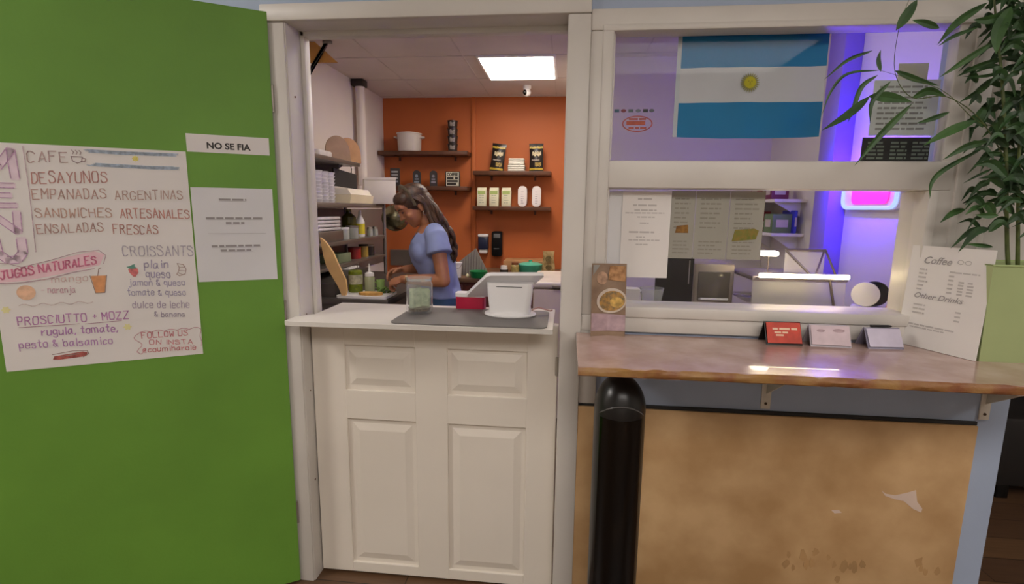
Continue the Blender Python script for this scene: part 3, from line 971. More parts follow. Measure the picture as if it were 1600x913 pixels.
LEAVES = [([(0.822, -0.182, 1.861), (0.76, -0.182, 1.837), (0.703, -0.182, 1.786)], 0.0101),
 ([(0.841, -0.198, 1.806), (0.756, -0.198, 1.797), (0.717, -0.198, 1.749), (0.7, -0.198, 1.686)], 0.0081),
 ([(0.854, -0.162, 1.802), (0.814, -0.162, 1.771), (0.798, -0.162, 1.71), (0.788, -0.162, 1.672)], 0.0142),
 ([(0.824, -0.191, 1.739), (0.771, -0.191, 1.69), (0.708, -0.191, 1.649)], 0.0223),
 ([(0.868, -0.202, 1.776), (0.826, -0.202, 1.725), (0.827, -0.202, 1.666)], 0.0142),
 ([(0.836, -0.162, 1.745), (0.892, -0.162, 1.741), (0.952, -0.162, 1.73)], 0.0284),
 ([(0.987, -0.1, 1.753), (1.03, -0.1, 1.772), (1.08, -0.1, 1.755)], 0.0243),
 ([(0.981, -0.114, 1.734), (0.907, -0.114, 1.649), (0.845, -0.114, 1.559)], 0.0203),
 ([(0.921, -0.118, 1.824), (0.977, -0.118, 1.801), (1.045, -0.118, 1.781)], 0.0162),
 ([(0.919, -0.183, 1.987), (0.89, -0.183, 1.938), (0.875, -0.183, 1.911)], 0.0263),
 ([(1.12, -0.146, 1.989), (1.05, -0.146, 1.94), (1.007, -0.146, 1.883)], 0.0203),
 ([(1.087, -0.177, 1.918), (1.026, -0.177, 1.895), (0.991, -0.177, 1.871)], 0.0101),
 ([(1.162, -0.189, 1.947), (1.096, -0.189, 1.931), (1.061, -0.189, 1.932)], 0.0223),
 ([(1.143, -0.197, 1.96), (1.121, -0.197, 1.898), (1.124, -0.197, 1.842)], 0.0324),
 ([(1.122, -0.184, 1.876), (1.059, -0.184, 1.832), (1.001, -0.184, 1.789)], 0.0182),
 ([(1.231, -0.099, 1.863), (1.147, -0.099, 1.835), (1.1, -0.099, 1.81)], 0.0162),
 ([(1.234, -0.111, 1.831), (1.172, -0.111, 1.809), (1.108, -0.111, 1.807)], 0.0101),
 ([(1.188, -0.113, 1.793), (1.147, -0.113, 1.762), (1.107, -0.113, 1.737)], 0.0162),
 ([(1.085, -0.114, 1.71), (1.038, -0.114, 1.691), (0.999, -0.114, 1.679)], 0.0142),
 ([(1.107, -0.187, 1.675), (1.041, -0.187, 1.645), (0.981, -0.187, 1.608)], 0.0243),
 ([(1.154, -0.173, 1.621), (1.099, -0.173, 1.606), (1.046, -0.173, 1.571)], 0.0203),
 ([(1.177, -0.135, 1.61), (1.081, -0.135, 1.551), (1.049, -0.135, 1.511), (1.051, -0.135, 1.464)], 0.0162),
 ([(1.217, -0.122, 1.553), (1.179, -0.122, 1.533), (1.142, -0.122, 1.509)], 0.0081),
 ([(1.169, -0.107, 1.436), (1.136, -0.107, 1.423), (1.106, -0.107, 1.395)], 0.0182),
 ([(1.254, -0.104, 1.483), (1.22, -0.104, 1.487), (1.187, -0.104, 1.486)], 0.0142),
 ([(1.192, -0.2, 1.419), (1.159, -0.2, 1.418), (1.131, -0.2, 1.42)], 0.0162),
 ([(1.239, -0.137, 1.328), (1.201, -0.137, 1.333), (1.162, -0.137, 1.336)], 0.0122),
 ([(1.166, -0.129, 1.723), (1.154, -0.129, 1.69), (1.168, -0.129, 1.664)], 0.0243),
 ([(1.005, -0.149, 1.925), (0.966, -0.149, 1.939), (0.932, -0.149, 1.948)], 0.0182),
 ([(0.846, -0.189, 1.804), (0.836, -0.189, 1.833), (0.839, -0.189, 1.861)], 0.0122)]
STEMS = [[(1.277, -0.15, 1.276), (1.226, -0.15, 1.574), (1.181, -0.15, 1.796), (1.14, -0.15, 1.961), (1.113, -0.15, 2.089)],
 [(1.302, -0.15, 1.277), (1.259, -0.15, 1.574), (1.232, -0.15, 1.829), (1.212, -0.15, 2.055)],
 [(1.327, -0.15, 1.277), (1.294, -0.15, 1.556), (1.266, -0.15, 1.894)],
 [(1.226, -0.15, 1.574), (1.14, -0.15, 1.686), (1.047, -0.15, 1.745), (0.958, -0.15, 1.743), (0.904, -0.15, 1.813), (0.9, -0.15, 1.921), (0.917, -0.15, 1.999), (0.932, -0.15, 2.031)],
 [(1.209, -0.15, 1.66), (1.132, -0.15, 1.681), (1.03, -0.15, 1.764), (0.866, -0.15, 1.817)]]
random.seed(8)
shift0 = Vector((0, 0, 0))
for i, S in enumerate(STEMS):
    n = len(S)
    S2 = [Vector(p) for p in S]
    if i < 3:
        S2 = [Vector((S2[0].x + .02, S2[0].y + (-.02, .02, 0)[i], 1.235))] + S2
    # smooth
    P = [S2[0] * 2 - S2[1]] + S2 + [S2[-1] * 2 - S2[-2]]
    path = []
    for k in range(1, len(P) - 2):
        for q in range(5):
            t = q / 5
            a, b, c, d = P[k - 1], P[k], P[k + 1], P[k + 2]
            path.append(0.5 * ((2 * b) + (c - a) * t + (2 * a - 5 * b + 4 * c - d) * t * t + (3 * b - a - 3 * c + d) * t ** 3))
    path.append(S2[-1])
    r0 = .0065 if i < 3 else .0016
    MB().tube([p - P0 for p in path], [r0 * (1 - .75 * k / len(path)) for k in range(len(path))], 8).build('stem', m_stem, pl)
for pts, w in LEAVES:
    mb = MB()
    leaf(mb, pts, w, random.uniform(-.35, .35))
    mb.build('leaf', m_leaf, pl)
# the dense clump on the upright stems: short blades in bunches
rngz = []
clump = MB()
cnt = 0
for i in range(300):
    z = random.uniform(1.36, 2.02)
    t = (z - 1.30) / .74
    bx = 1.250 + random.uniform(-.075, .13) - .05 * t
    by = -.15 + random.uniform(-.07, .07)
    a = random.choice((random.uniform(2.2, 4.1), random.uniform(-.9, .9), random.uniform(0, 6.28)))
    L = random.uniform(.06, .14)
    dx, dz = math.cos(a) * L * .75, random.uniform(-.5, .5) * L - .15 * L
    if bx + dx < 1.12: dx = (1.12 - bx)
    dy = random.uniform(-.4, .25) * L
    if by + dy > -.045: dy = -.05 - by
    p0 = Vector((bx, by, z)); p2 = p0 + Vector((dx, dy, dz)); p1 = (p0 + p2) / 2 + Vector((0, 0, .022))
    mb = clump if cnt >= 70 else MB()
    leaf(mb, [p0, p1, p2], random.uniform(.013, .024), random.uniform(-.7, .7))
    if mb is not clump:
        mb.build('leaf', m_leaf2 if i % 2 else m_leaf, pl)
        cnt += 1
c = clump.build('foliage', m_leaf2, pl)
c['kind'] = 'stuff'

# ------------------------------------------------------------------ things on the serving shelf
mt = MB()
def rrect(x0, x1, y0, y1, r, n=6):
    out = []
    for cx, cy, a0 in ((x1 - r, y1 - r, 0), (x0 + r, y1 - r, PI / 2), (x0 + r, y0 + r, PI), (x1 - r, y0 + r, 1.5 * PI)):
        out += [(cx + r * math.cos(a0 + PI / 2 * k / n), cy + r * math.sin(a0 + PI / 2 * k / n)) for k in range(n + 1)]
    return out
mt.prism(rrect(-.275, .275, -.148, .150, .03), 0, .004, 'z')
mo = mt.build('counter_mat', M('grey_rubber_mat', '6c6866', .6, var=.03, bump=.1, bscale=300), loc=(-.330, .070, 1.0202))
tag(mo, 'dark grey rubber mat with rounded corners lying on the white serving shelf', 'mat')

jr = thing('tip_jar', 'clear glass tip jar with dollar bills on the dark grey mat', 'jar', (-0.547, 0.108, 1.0245))
mj = glass('jar_glass', (0.95, 0.96, 0.94), .08, .04, .16)
g = MB()
r = .050
g.lathe([(1e-4, .001), (r * .92, .001), (r, .010), (r, .112), (r * .90, .120), (r * .90, .132), (r * .95, .135), (r * .95, .128), (r * .93, .124)], seg=40)
g.build('glass', mj, jr)
m_bill = M('banknote_green', 'b9c4a6', .7, var=0, hex2='8fa088', scale=50)
for k, (a, x, y, w, hgt) in enumerate(((.25, -.010, -.020, .044, .078), (-.5, .020, .005, .050, .070), (1.2, -.012, .015, .050, .065), (.1, .005, .026, .050, .072))):
    b = MB()
    vs, fs = [], []
    for i in range(9):
        u = i / 8 - .5
        for z in (.018, .018 + hgt):
            vs.append((u * w, .008 * math.sin(u * 5 + k) + (.006 if z > .05 else 0), z))
    for i in range(8):
        fs.append((2 * i, 2 * i + 2, 2 * i + 3, 2 * i + 1))
    b.add(vs + [(p, q + .0006, s) for p, q, s in vs], fs + [tuple(i + 18 for i in f) for f in fs])
    b.xf(Matrix.Translation((x, y, 0)) @ Matrix.Rotation(a, 4, 'Z'))
    b.build('banknote', m_bill, jr)
MB().lathe([(1e-4, .0), (.040, 0), (.043, .012), (1e-4, .014)], 0, 0, .010, 24).build('coins', M('coins', '7a6a58', .4, .6, var=.3, scale=120), jr)

ps = thing('payment_terminal', 'white payment terminal with tilted screen on the dark grey mat', 'terminal', (-0.200, 0.120, 1.0245))
MB().lathe([(1e-4, 0), (.094, 0), (.098, .004), (.096, .010), (.080, .016), (1e-4, .018)], seg=48, sy=.72).build('base', m_white, ps)
bd = MB()
vs = []
sec = [(.014, .078, .045), (.030, .076, .046), (.090, .083, .047), (.125, .085, .046)]
K = 24
for z, hx, hy in sec:
    vs += [(x, y, z) for x, y in rrect(-hx, hx, -hy, hy, .020, 5)]
K = len(rrect(-1, 1, -1, 1, .02, 5))
fs = [tuple(reversed(range(K))), tuple(range(3 * K, 4 * K))]
for j in range(3):
    fs += [(j * K + i, j * K + (i + 1) % K, (j + 1) * K + (i + 1) % K, (j + 1) * K + i) for i in range(K)]
bd.add(vs, fs)
bd.build('stand', m_white, ps)
MB().box(-.048, .048, -.0478, -.046, .112, .1145).build('slot', M('slot_grey', '5a5a5c', .5), ps)
scr = MB()
sm = Matrix.Translation((0.008, -.020, .150)) @ Matrix.Rotation(math.radians(12), 4, 'Z') @ Matrix.Rotation(math.radians(-34), 4, 'X')
sk = Matrix(((1, -.42, 0, 0), (0, 1, 0, 0), (0, 0, 1, 0), (0, 0, 0, 1)))
scr.prism(rrect(-.100, .112, -.020, .165, .014, 4), -.008, .006, 'z', sm @ sk)
scr.build('screen_housing', m_white, ps)
MB().prism(rrect(-.088, .100, -.008, .153, .006, 4), .0062, .0072, 'z', sm @ sk).build('screen', m_blackg, ps)
cbm = MB().tube([(.082, .01, .020), (.105, .03, .026), (.135, .030, .018), (.150, .02, .0165), (.158, .015, .02)], .0028, 8)
cbm.build('cable', M('pinkish_cable', 'b98a80', .5), ps)

bx = thing('food_tub', 'magenta plastic tub with white lid beside the payment terminal', 'tub', (-0.372, 0.238, 1.0205))
MB().prism(rrect(-.058, .058, -.030, .030, .012, 4), 0, .052, 'z').build('tub', M('magenta_plastic', 'b8173f', .35, var=.04), bx)
MB().prism(rrect(-.060, .060, -.032, .032, .012, 4), .052, .066, 'z').build('lid', m_white, bx)
# ------------------------------------------------------------------ lamps
def panel(name, label, cx, cy, z, w, d, strength, hexc, group=None):
    t = thing(name, label, 'ceiling light', (cx, cy, z), group=group)
    MB().box(-w / 2 - .02, w / 2 + .02, -d / 2 - .02, d / 2 + .02, -.012, 0, .003).build('frame', m_white, t)
    MB().box(-w / 2, w / 2, -d / 2, d / 2, -.016, -.0125).build('diffuser', emit('diffuser_' + hexc + str(strength), hexc, strength), t)
    return t
panel('ceiling_light', 'square flat glowing ceiling light in the kitchen ceiling near the orange wall', -0.370, 2.158, CEIL_K - .001, .500, .580, KITCHEN_PANEL, 'fff1e2')
panel('ceiling_light', 'added ceiling fill light of the kitchen just inside the doorway', -.75, .62, CEIL_K - .001, .5, .5, NEAR_FILL, 'fff4ea')
panel('ceiling_light', 'added ceiling fill light above the counter behind the flag window', 0.75, .72, CEIL_K - .001, .5, .5, NICHE_FILL, 'fff4ea')
panel('ceiling_light', 'long ceiling light of the front room left of the open green door', -2.7, -1.25, CEIL_F - .001, .6, .9, FRONT_PANEL, 'fdf5ee', 'front room ceiling lights')
panel('ceiling_light', 'long ceiling light of the front room right of the bamboo plant', 3.3, -1.5, CEIL_F - .001, .6, .9, RIGHT_PANEL, 'fdf5ee', 'front room ceiling lights')
panel('ceiling_light', 'long ceiling light of the front room behind the viewer', 0.7, -2.9, CEIL_F - .001, 2.4, 1.2, REAR_PANEL, 'fdf5ee', 'front room ceiling lights')

# ------------------------------------------------------------------ back wall shelves
def wall_shelf(label, x0, x1, top):
    s = thing('wall_shelf', label, 'shelf', ((x0 + x1) / 2, 3.149, top))
    MB().box((x0 - x1) / 2, (x1 - x0) / 2, -.195, 0, -.036, 0, .003).build('board', m_wood_dark, s)
    for x in ((x0 - x1) / 2 + .15, (x1 - x0) / 2 - .15):
        MB().box(x - .01, x + .01, -.14, 0, -.042, -.036).box(x - .01, x + .01, -.006, 0, -.075, -.036).build('bracket', m_wood_dark, s)
wall_shelf('dark wooden wall shelf with white pot and black cups on the orange wall', -1.752, -.910, 1.936)
wall_shelf('dark wooden wall shelf with small signs behind the woman', -1.70, -.910, 1.619)
wall_shelf('dark wooden wall shelf with two coffee bags on the orange wall', -.862, -.150, 1.760)
wall_shelf('dark wooden wall shelf with a row of five white cartons', -.862, -.145, 1.442)

t = thing('stock_pot', 'white pot with two side handles on the upper left wall shelf', 'pot', (-1.475, 3.045, 1.936))
m_enamel = M('white_enamel', 'd9d2cb', .35, var=.02)
MB().lathe([(1e-4, 0), (.100, 0), (.106, .008), (.112, .155), (.118, .158), (.118, .166), (.108, .168), (.060, .176), (1e-4, .178)], seg=40).build('pot_body', m_enamel, t)
for s in (-1, 1):
    MB().tube([(s * .108, -.035, .125), (s * .135, -.030, .130), (s * .142, 0, .132), (s * .135, .030, .130), (s * .108, .035, .125)], .007, 8).build('handle', m_enamel, t)
# stacked cups
m_cup = M('black_cup', '2a211e', .3)
m_band = M('cup_print', '8f8680', .5, var=.2, scale=60)
c0 = thing('paper_cup', 'black printed cup at the bottom of the stack on the upper left shelf', 'cup', (-1.064, 3.045, 1.937), group='stack of black cups')
MB().lathe([(1e-4, 0), (.040, 0), (.047, .062), (.050, .063), (.050, .068), (.0455, .068), (.043, .010), (1e-4, .008)], seg=28).build('cup', m_cup, c0)
b = MB()
vs, fs = [], []
for i in range(9):
    a = -PI / 2 + math.radians(-25 + 62 * i / 8)
    for r, z in ((.0428, .018), (.0462, .052)):
        vs.append(((r + .0014) * math.cos(a), (r + .0014) * math.sin(a), z + (.004 * math.sin(i) if z > .03 else 0)))
for i in range(8):
    fs.append((2 * i, 2 * i + 2, 2 * i + 3, 2 * i + 1))
b.add(vs, fs).build('print', m_band, c0)
for k, w in enumerate(('second from the bottom', 'second from the top', 'at the top')):
    dup(c0, (-1.064, 3.045, 1.937 + .069 * (k + 1)), 'black printed cup %s of the stack on the upper left shelf' % w)
# small signs
def arch_sign(x, w, h, label, hexp):
    s = thing('shelf_sign', label, 'sign', (x, 3.03, 1.6195), group=None)
    p = [(-w / 2, 0), (w / 2, 0), (w / 2, h - w / 2)] + [(w / 2 * math.cos(a), h - w / 2 + w / 2 * math.sin(a)) for a in [PI * k / 10 for k in range(1, 10)]] + [(-w / 2, h - w / 2)]
    MB().prism(p, -.010, .010, 'y').build('board', M('slate_dark', '3f3a3a', .6, var=.1), s, smooth=False)
    q = MB()
    greek(q, -w * .32, w * .32, h * .22, h * .10, -.0108)
    greek(q, -w * .25, w * .25, h * .40, h * .09, -.0108)
    blob(q, ell(0, h * .64, w * .2, w * .2), -.0108)
    q.build('print', M('chalk_' + hexp, hexp, .7, var=.1, scale=60), s)
arch_sign(-1.405, .074, .148, 'small dark round topped sign above the woman\'s head on the lower left shelf', '8c98a8')
arch_sign(-1.245, .068, .146, 'small dark round topped sign next left of the square lettered sign', '94929c')
s = thing('shelf_sign', 'small dark sign partly behind the tall white box on the lower left shelf', 'sign', (-1.615, 3.03, 1.6195))
MB().box(-.045, .045, -.01, .01, 0, .165, .002).build('board', M('slate_dark', '3f3a3a', .6), s)
q = MB()
for k in range(4): greek(q, -.032, .030, .035 + k * .030, .016, -.0108)
q.build('print', M('chalk_pale', 'a9aeb0', .7, var=.1, scale=60), s)
s = thing('shelf_sign', 'square pale sign with dark COFFEE lettering on the lower left shelf', 'sign', (-1.062, 3.03, 1.6195))
MB().box(-.068, .068, -.012, .012, 0, .138, .002).build('board', m_black, s)
MB().box(-.060, .060, -.014, -.012, .006, .132).build('face', M('cream_face', 'd8d4c2', .6, var=.05), s)
q = MB()
type_mesh(q, 'COFFEE', -.052, .096, .028, .104, bold=.002, y=-.0152)
for z in (.066, .040, .014): greek(q, -.052, .052, z, .020, -.0152)
q.build('lettering', m_ink, s)
# coffee bags
def coffee_bag(x, label, tilt):
    s = thing('coffee_bag', label, 'coffee bag', (x, 3.05, 1.7605), group=None)
    m = Matrix.Rotation(tilt, 4, 'Y')
    w, h, n = .066, .250, 14
    vs, fs = [], []
    for j in range(n + 1):
        t = j / n
        d = .034 * (1 - t) ** .5 * (1 if t < .98 else 0) + .003
        ww = w * (1 - .10 * math.sin(PI * t)) 
        vs += [(-ww, -d * .3, h * t), (-ww * .5, -d, h * t), (0, -d * 1.15 - .003 * math.sin(j * 2.3), h * t), (ww * .5, -d, h * t), (ww, -d * .3, h * t), (ww, d * .3, h * t), (0, d, h * t), (-ww, d * .3, h * t)]
    for j in range(n):
        for i in range(8):
            a = j * 8
            fs.append((a + i, a + (i + 1) % 8, a + 8 + (i + 1) % 8, a + 8 + i))
    fs += [tuple(reversed(range(8))), tuple(range(n * 8, n * 8 + 8))]
    MB().add(vs, fs).xf(m).build('bag', M('black_foil', '1a1310', .28, var=.15), s)
    def strip(z0, z1, mat, name, u0=-.055, u1=.055, jag=0):
        mb = MB()
        v2, f2 = [], []
        for i in range(9):
            u = i / 8
            x2 = u0 + (u1 - u0) * u
            for z in (z0 + jag * math.sin(i * 1.9), z1 + jag * math.sin(i * 2.7)):
                t = max(0, z / h)
                d = (.034 * max(0, 1 - t) ** .5 + .003) * (1.15 - .35 * abs(x2) / w * 1.6) + .006
                v2.append((x2, -d, z))
        for i in range(8): f2.append((2 * i, 2 * i + 2, 2 * i + 3, 2 * i + 1))
        mb.add(v2 + [(p[0], p[1] + .001, p[2]) for p in v2], f2 + [tuple(i + 18 for i in f) for f in f2]).xf(m).build(name, mat, s)
    gold = M('gold_print', 'b59a2c', .4, var=.15, scale=60)
    cream = M('cream_print', 'cbbd98', .5, var=.2, scale=60)
    strip(.012, .030, gold, 'gold_band', -.060, .060)
    strip(.205, .222, gold, 'gold_band', -.060, .060, .003)
    strip(.140, .175, cream, 'printed_emblem', -.035, .045, .008)
    strip(.095, .108, M('grey_foil_print', '8a8078', .4, var=.2), 'printed_line', -.040, .030, .003)
    strip(.045, .080, M('tan_print', '9c8340', .4, var=.3, scale=80), 'printed_figure', -.010, .045, .006)
coffee_bag(-.655, 'black and gold coffee bag leaning at the left end of its shelf', math.radians(7))
coffee_bag(-.285, 'black and gold coffee bag standing upright right of the folded white cloths', math.radians(-1))
m_cloth = M('white_cloth', 'd8d6cc', .85, var=.04, scale=20)
def folded(z, label, w):
    o = MB()
    for k in range(3):
        o.box(-w, w, -.06, .05, k * .0185, k * .0185 + .020, .009, 3)
    x = o.build('folded_cloth', m_cloth, loc=(-.466, 3.05, z))
    tag(x, label, 'cloth', 'folded cloths between the coffee bags')
folded(1.7605, 'folded white cloth lying on the shelf between the two coffee bags', .078)
folded(1.8195, 'folded white cloth on top of another between the two coffee bags', .072)
# cartons
def carton(x, label, green):
    s = thing('carton', label, 'carton', (x, 3.045, 1.4425), group='row of white cartons')
    w, h = (.043, .172) if green else (.041, .186)
    mc_ = M('carton_cream', 'e2dfc4', .5, var=.02) if green else M('carton_white', 'e9e2e2', .4, var=.02)
    if green:
        MB().box(-w, w, -.035, .035, 0, h - .028, .004).prism([(-.035, h - .030), (.035, h - .030), (.004, h - .004), (.004, h), (-.004, h), (-.004, h - .004)], -w + .001, w - .001, 'x').build('carton_body', mc_, s)
        MB().box(-w * .8, w * .8, -.0365, -.0350, h - .062, h - .030).build('green_label', M('pale_green_label', 'a8bc72', .6, var=.1), s)
        q = MB()
        for k in range(4): greek(q, -w * .5, w * .5, .03 + k * .022, .007, -.0362)
        q.build('print', M('grey_green_print', 'b4b9a0', .6), s)
    else:
        MB().prism(rrect(-w, w, .001, h, .036, 6), -.035, .035, 'y').build('carton_body', mc_, s)
        q = MB()
        for k in range(6): greek(q, -w * .3, w * .3, .03 + k * .020, .006, -.0362)
        q.build('print', M('pale_grey_print', 'b9b3bb', .6), s)
carton(-.787, 'cream and green carton at the left end of the lowest shelf row', True)
carton(-.672, 'cream and green carton second from left in the lowest shelf row', True)
carton(-.557, 'cream and green carton in the middle of the row of five', True)
carton(-.407, 'plain white round topped carton right of the green ones', False)
carton(-.277, 'plain white round topped carton at the right end of the row', False)
# dispensers
s = thing('soap_dispenser', 'white and navy soap dispenser on the orange wall', 'dispenser', (-.782, 3.149, 1.0))
MB().box(-.048, .048, -.09, 0, .155, .180, .006).box(-.040, .040, -.075, 0, -.005, .035, .010).build('housing', m_white, s)
MB().box(-.046, .046, -.085, 0, .035, .155, .006).build('window', M('navy_plastic', '242a44', .25), s)
s = thing('towel_dispenser', 'tall black dispenser on the orange wall', 'dispenser', (-.647, 3.149, .972))
MB().prism(rrect(-.050, .050, 0, .238, .022, 5), -.085, 0, 'y').build('housing', m_black, s)
MB().box(-.032, .030, -.0875, -.085, .175, .215, .001).box(-.03, .02, -.0875, -.085, .07, .078).build('badge', M('dim_grey', '5f6264', .3), s)
s = thing('security_camera', 'small white security camera under the kitchen ceiling', 'camera', (-.357, 2.72, CEIL_K - .001))
MB().lathe([(1e-4, 0), (.034, 0), (.034, -.022), (.030, -.030), (1e-4, -.030)], seg=28).build('mount', m_white, s)
MB().ball((0, -.004, -.055), .034, seg=24).build('housing', m_white, s)
MB().ball((-.014, -.028, -.058), .018, .022, seg=16).build('lens', m_blackg, s)

# ------------------------------------------------------------------ left kitchen wall
s = thing('vent_pipe', 'white vertical pipe on the left kitchen wall by the orange corner', 'pipe', (-1.700, 2.46, 1.60))
MB().lathe([(1e-4, 0), (.038, 0), (.038, .785), (1e-4, .785)], seg=24).build('pipe', m_kwall, s)
MB().box(-.055, .045, -.055, .045, .785, .838, .004).build('collar', M('dark_collar', '2d2825', .6), s)
pw = MB().prism([(-1.7595, 2.316), (-1.457, 2.316), (-1.600, 2.4385), (-1.7595, 2.4385)], 1.50, 1.518, 'y').build('plywood_gusset', M('golden_plywood', 'c08c42', .6, var=.08, scale=8))
tag(pw, 'golden plywood corner piece under the kitchen ceiling above the steel shelf', 'board')
bs = MB()
bs.prism([(-1.500, 2.425), (-1.528, 2.425), (-1.758, 2.045), (-1.758, 2.095)], 1.478, 1.486, 'y')
bs.box(-1.535, -1.480, 1.470, 1.496, 2.420, 2.4385, .003).box(-1.7595, -1.750, 1.466, 1.498, 2.03, 2.11, .002)
tag(bs.build('ceiling_strut', m_steel), 'grey metal strut from the left kitchen wall up to the ceiling', 'strut')

s = thing('wall_shelf', 'stainless wall shelf high on the left kitchen wall with brown lids', 'shelf', (-1.759, 1.30, 1.700))
MB().box(0, .305, -.75, .500, 0, .024, .003).build('board', m_steel, s)
for y in (-.4, .35):
    MB().prism([(0, -.14), (0, 0), (.24, 0), (.24, -.01)], y - .003, y + .003, 'y').build('bracket', m_steel, s)
m_card = M('brown_cardboard', 'd0a276', .8, var=.06, scale=14)
m_card2 = M('grey_brown_cardboard', 'a98c74', .8, var=.06, scale=14)
def lid(x, y, rz, ry, mat, label):
    p = [(-.085, 0), (.085, 0)] + [(.085 * math.cos(a) * (1 + .1 * math.sin(a)), .045 + .125 * math.sin(a)) for a in [PI * k / 14 for k in range(15)]]
    o = MB().prism(p, -.007, .007, 'y', Matrix.Rotation(rz, 4, 'Z') @ Matrix.Rotation(ry, 4, 'X')).build('cardboard_lid', mat, loc=(x, y, 1.7245))
    tag(o, label, 'lid', 'cardboard lids on the steel wall shelf')
lid(-1.545, 1.655, math.radians(48), math.radians(-6), m_card2, 'grey brown rounded cardboard lid left of the tan one on the steel shelf')
lid(-1.520, 1.765, math.radians(38), math.radians(-6), m_card, 'tan rounded cardboard lid at the far end of the steel shelf')
o = MB().box(-.09, .09, -.12, .12, 0, .055, .015, 3).build('plastic_tray', M('clear_white_plastic', 'd8d2cc', .3, var=.06, scale=20), loc=(-1.585, 1.10, 1.7245))
tag(o, 'whitish plastic tray at the near end of the steel wall shelf', 'tray')
o = MB().box(-.10, .10, -.09, .09, 0, .040, .012, 3).build('paper_packet', M('white_packet', 'd9d3cf', .6, var=.06, scale=20), loc=(-1.59, 1.36, 1.7245))
tag(o, 'low white packet in front of the cardboard lids on steel shelf', 'packet')

# hanging dark bag
s = thing('hanging_folder', 'black bag hanging from hooks under the steel wall shelf', 'bag', (-1.50, 1.64, 1.700))
vs = [(-.02, -.13, -.03), (.02, .14, -.055), (.02, .14, -.155), (-.02, -.12, -.145)]
MB().add([(x - .006, y, z) for x, y, z in vs] + [(x + .006, y, z) for x, y, z in vs], [(3, 2, 1, 0), (4, 5, 6, 7)] + [(i, (i + 1) % 4, (i + 1) % 4 + 4, i + 4) for i in range(4)]).build('bag', M('black_fabric', '2b2724', .8, var=.1), s, smooth=False)
for y in (-.09, .11):
    MB().tube([(0, y, 0), (.004, y, -.02), (0.002, y, -.048)], .003, 8).build('hook', m_black, s)

# ------------------------------------------------------------------ prep table and rack
s = thing('prep_table', 'stainless prep table against the left kitchen wall in front of the woman', 'table', (-1.39, 1.66, FZ))
MB().box(-.365, .395, -.650, .640, .93, .968, .004).build('worktop', m_darksteel, s)
MB().box(-.355, .385, -.640, .630, .845, .93, .004).build('apron', m_darksteel, s)
MB().box(-.345, .375, -.630, .620, .20, .22, .003).build('undershelf', m_steel, s)
for sx in (-.33, .36):
    for sy in (-.61, .60):
        MB().lathe([(1e-4, 0), (.018, 0), (.018, .845), (1e-4, .845)], sx, sy, 0, 16).build('leg', m_steel, s)
TT = FZ + .968 + .0005
s = thing('over_shelf_rack', 'stainless two tier rack standing on the prep table', 'rack', (-1.58, 1.59, TT))
zt = 1.445 - TT
for z, d in ((zt, .03), (1.205 - TT, .026), (1.055 - TT, .02)):
    MB().box(-.165, .165, -.575, .575, z - d, z, .003).build('tier', m_steel, s)
for sx in (-.155, .160):
    for sy in (-.575, .575):
        MB().lathe([(1e-4, 0), (.013, 0), (.013, zt), (1e-4, zt)], sx, sy, 0, 14).build('post', m_steel, s)
pn_ = MB().box(-1.7595, -1.752, .60, 3.08, .90, 1.405, .001).build('steel_wall_panel', M('brown_grey_steel', '8d837c', .5, .2, var=.05, scale=4)); tag(pn_, 'dull brownish steel sheet on the left kitchen wall behind the rack', 'panel')
Zt, Zm, Zl = 1.4455, 1.2055, 1.0555
# cups sleeves on the top tier
m_clear = M('frosted_clear_plastic', 'd8d5da', .25, var=.05, scale=30)
s = thing('cup_stack', 'tall stack of clear plastic cups nearest the doorway on the top tier', 'cup stack', (-1.50, 1.130, Zt), group='stacks of clear cups')
pr = [(1e-4, 0)] + [(r_, z_) for k in range(9) for r_, z_ in ((.036, k * .021), (.042, k * .021 + .016), (.044, k * .021 + .017), (.044, k * .021 + .020))] + [(1e-4, .190)]
MB().lathe(pr, seg=24).build('cups', m_clear, s)
for k, (y, w) in enumerate(((1.222, 'second from the doorway'), (1.314, 'third from the doorway'), (1.406, 'farthest from the doorway'))):
    dup(s, (-1.50 - .004 * k, y, Zt), 'tall stack of clear plastic cups %s on the top tier' % w)
s = thing('takeout_box', 'cream foam takeout box on the top tier of the rack', 'box', (-1.51, 1.715, Zt))
MB().prism([(-.095, 0), (.095, 0), (.105, .055), (-.105, .055)], -.20, .20, 'y').build('tray', M('cream_foam', 'e6d9b8', .6, var=.03), s, smooth=False)
MB().prism([(-.105, .056), (.105, .056), (.080, .095), (-.080, .095)], -.20, .16, 'y').build('lid', M('pale_cream_foam', 'e9e2d2', .6, var=.02), s, smooth=False)
s = thing('carton_box', 'tall white open carton at the far end of the rack', 'box', (-1.415, 2.055, Zt), math.radians(28))
MB().box(-.115, .115, -.070, .070, 0, .180, .002).build('carton', M('white_carton', 'ded8d0', .6, var=.02), s)
MB().prism([(-.115, .176), (.115, .176), (.122, .198), (-.110, .190)], -.0725, -.070, 'y').build('flap', M('white_carton', 'ded8d0', .6), s, smooth=False)
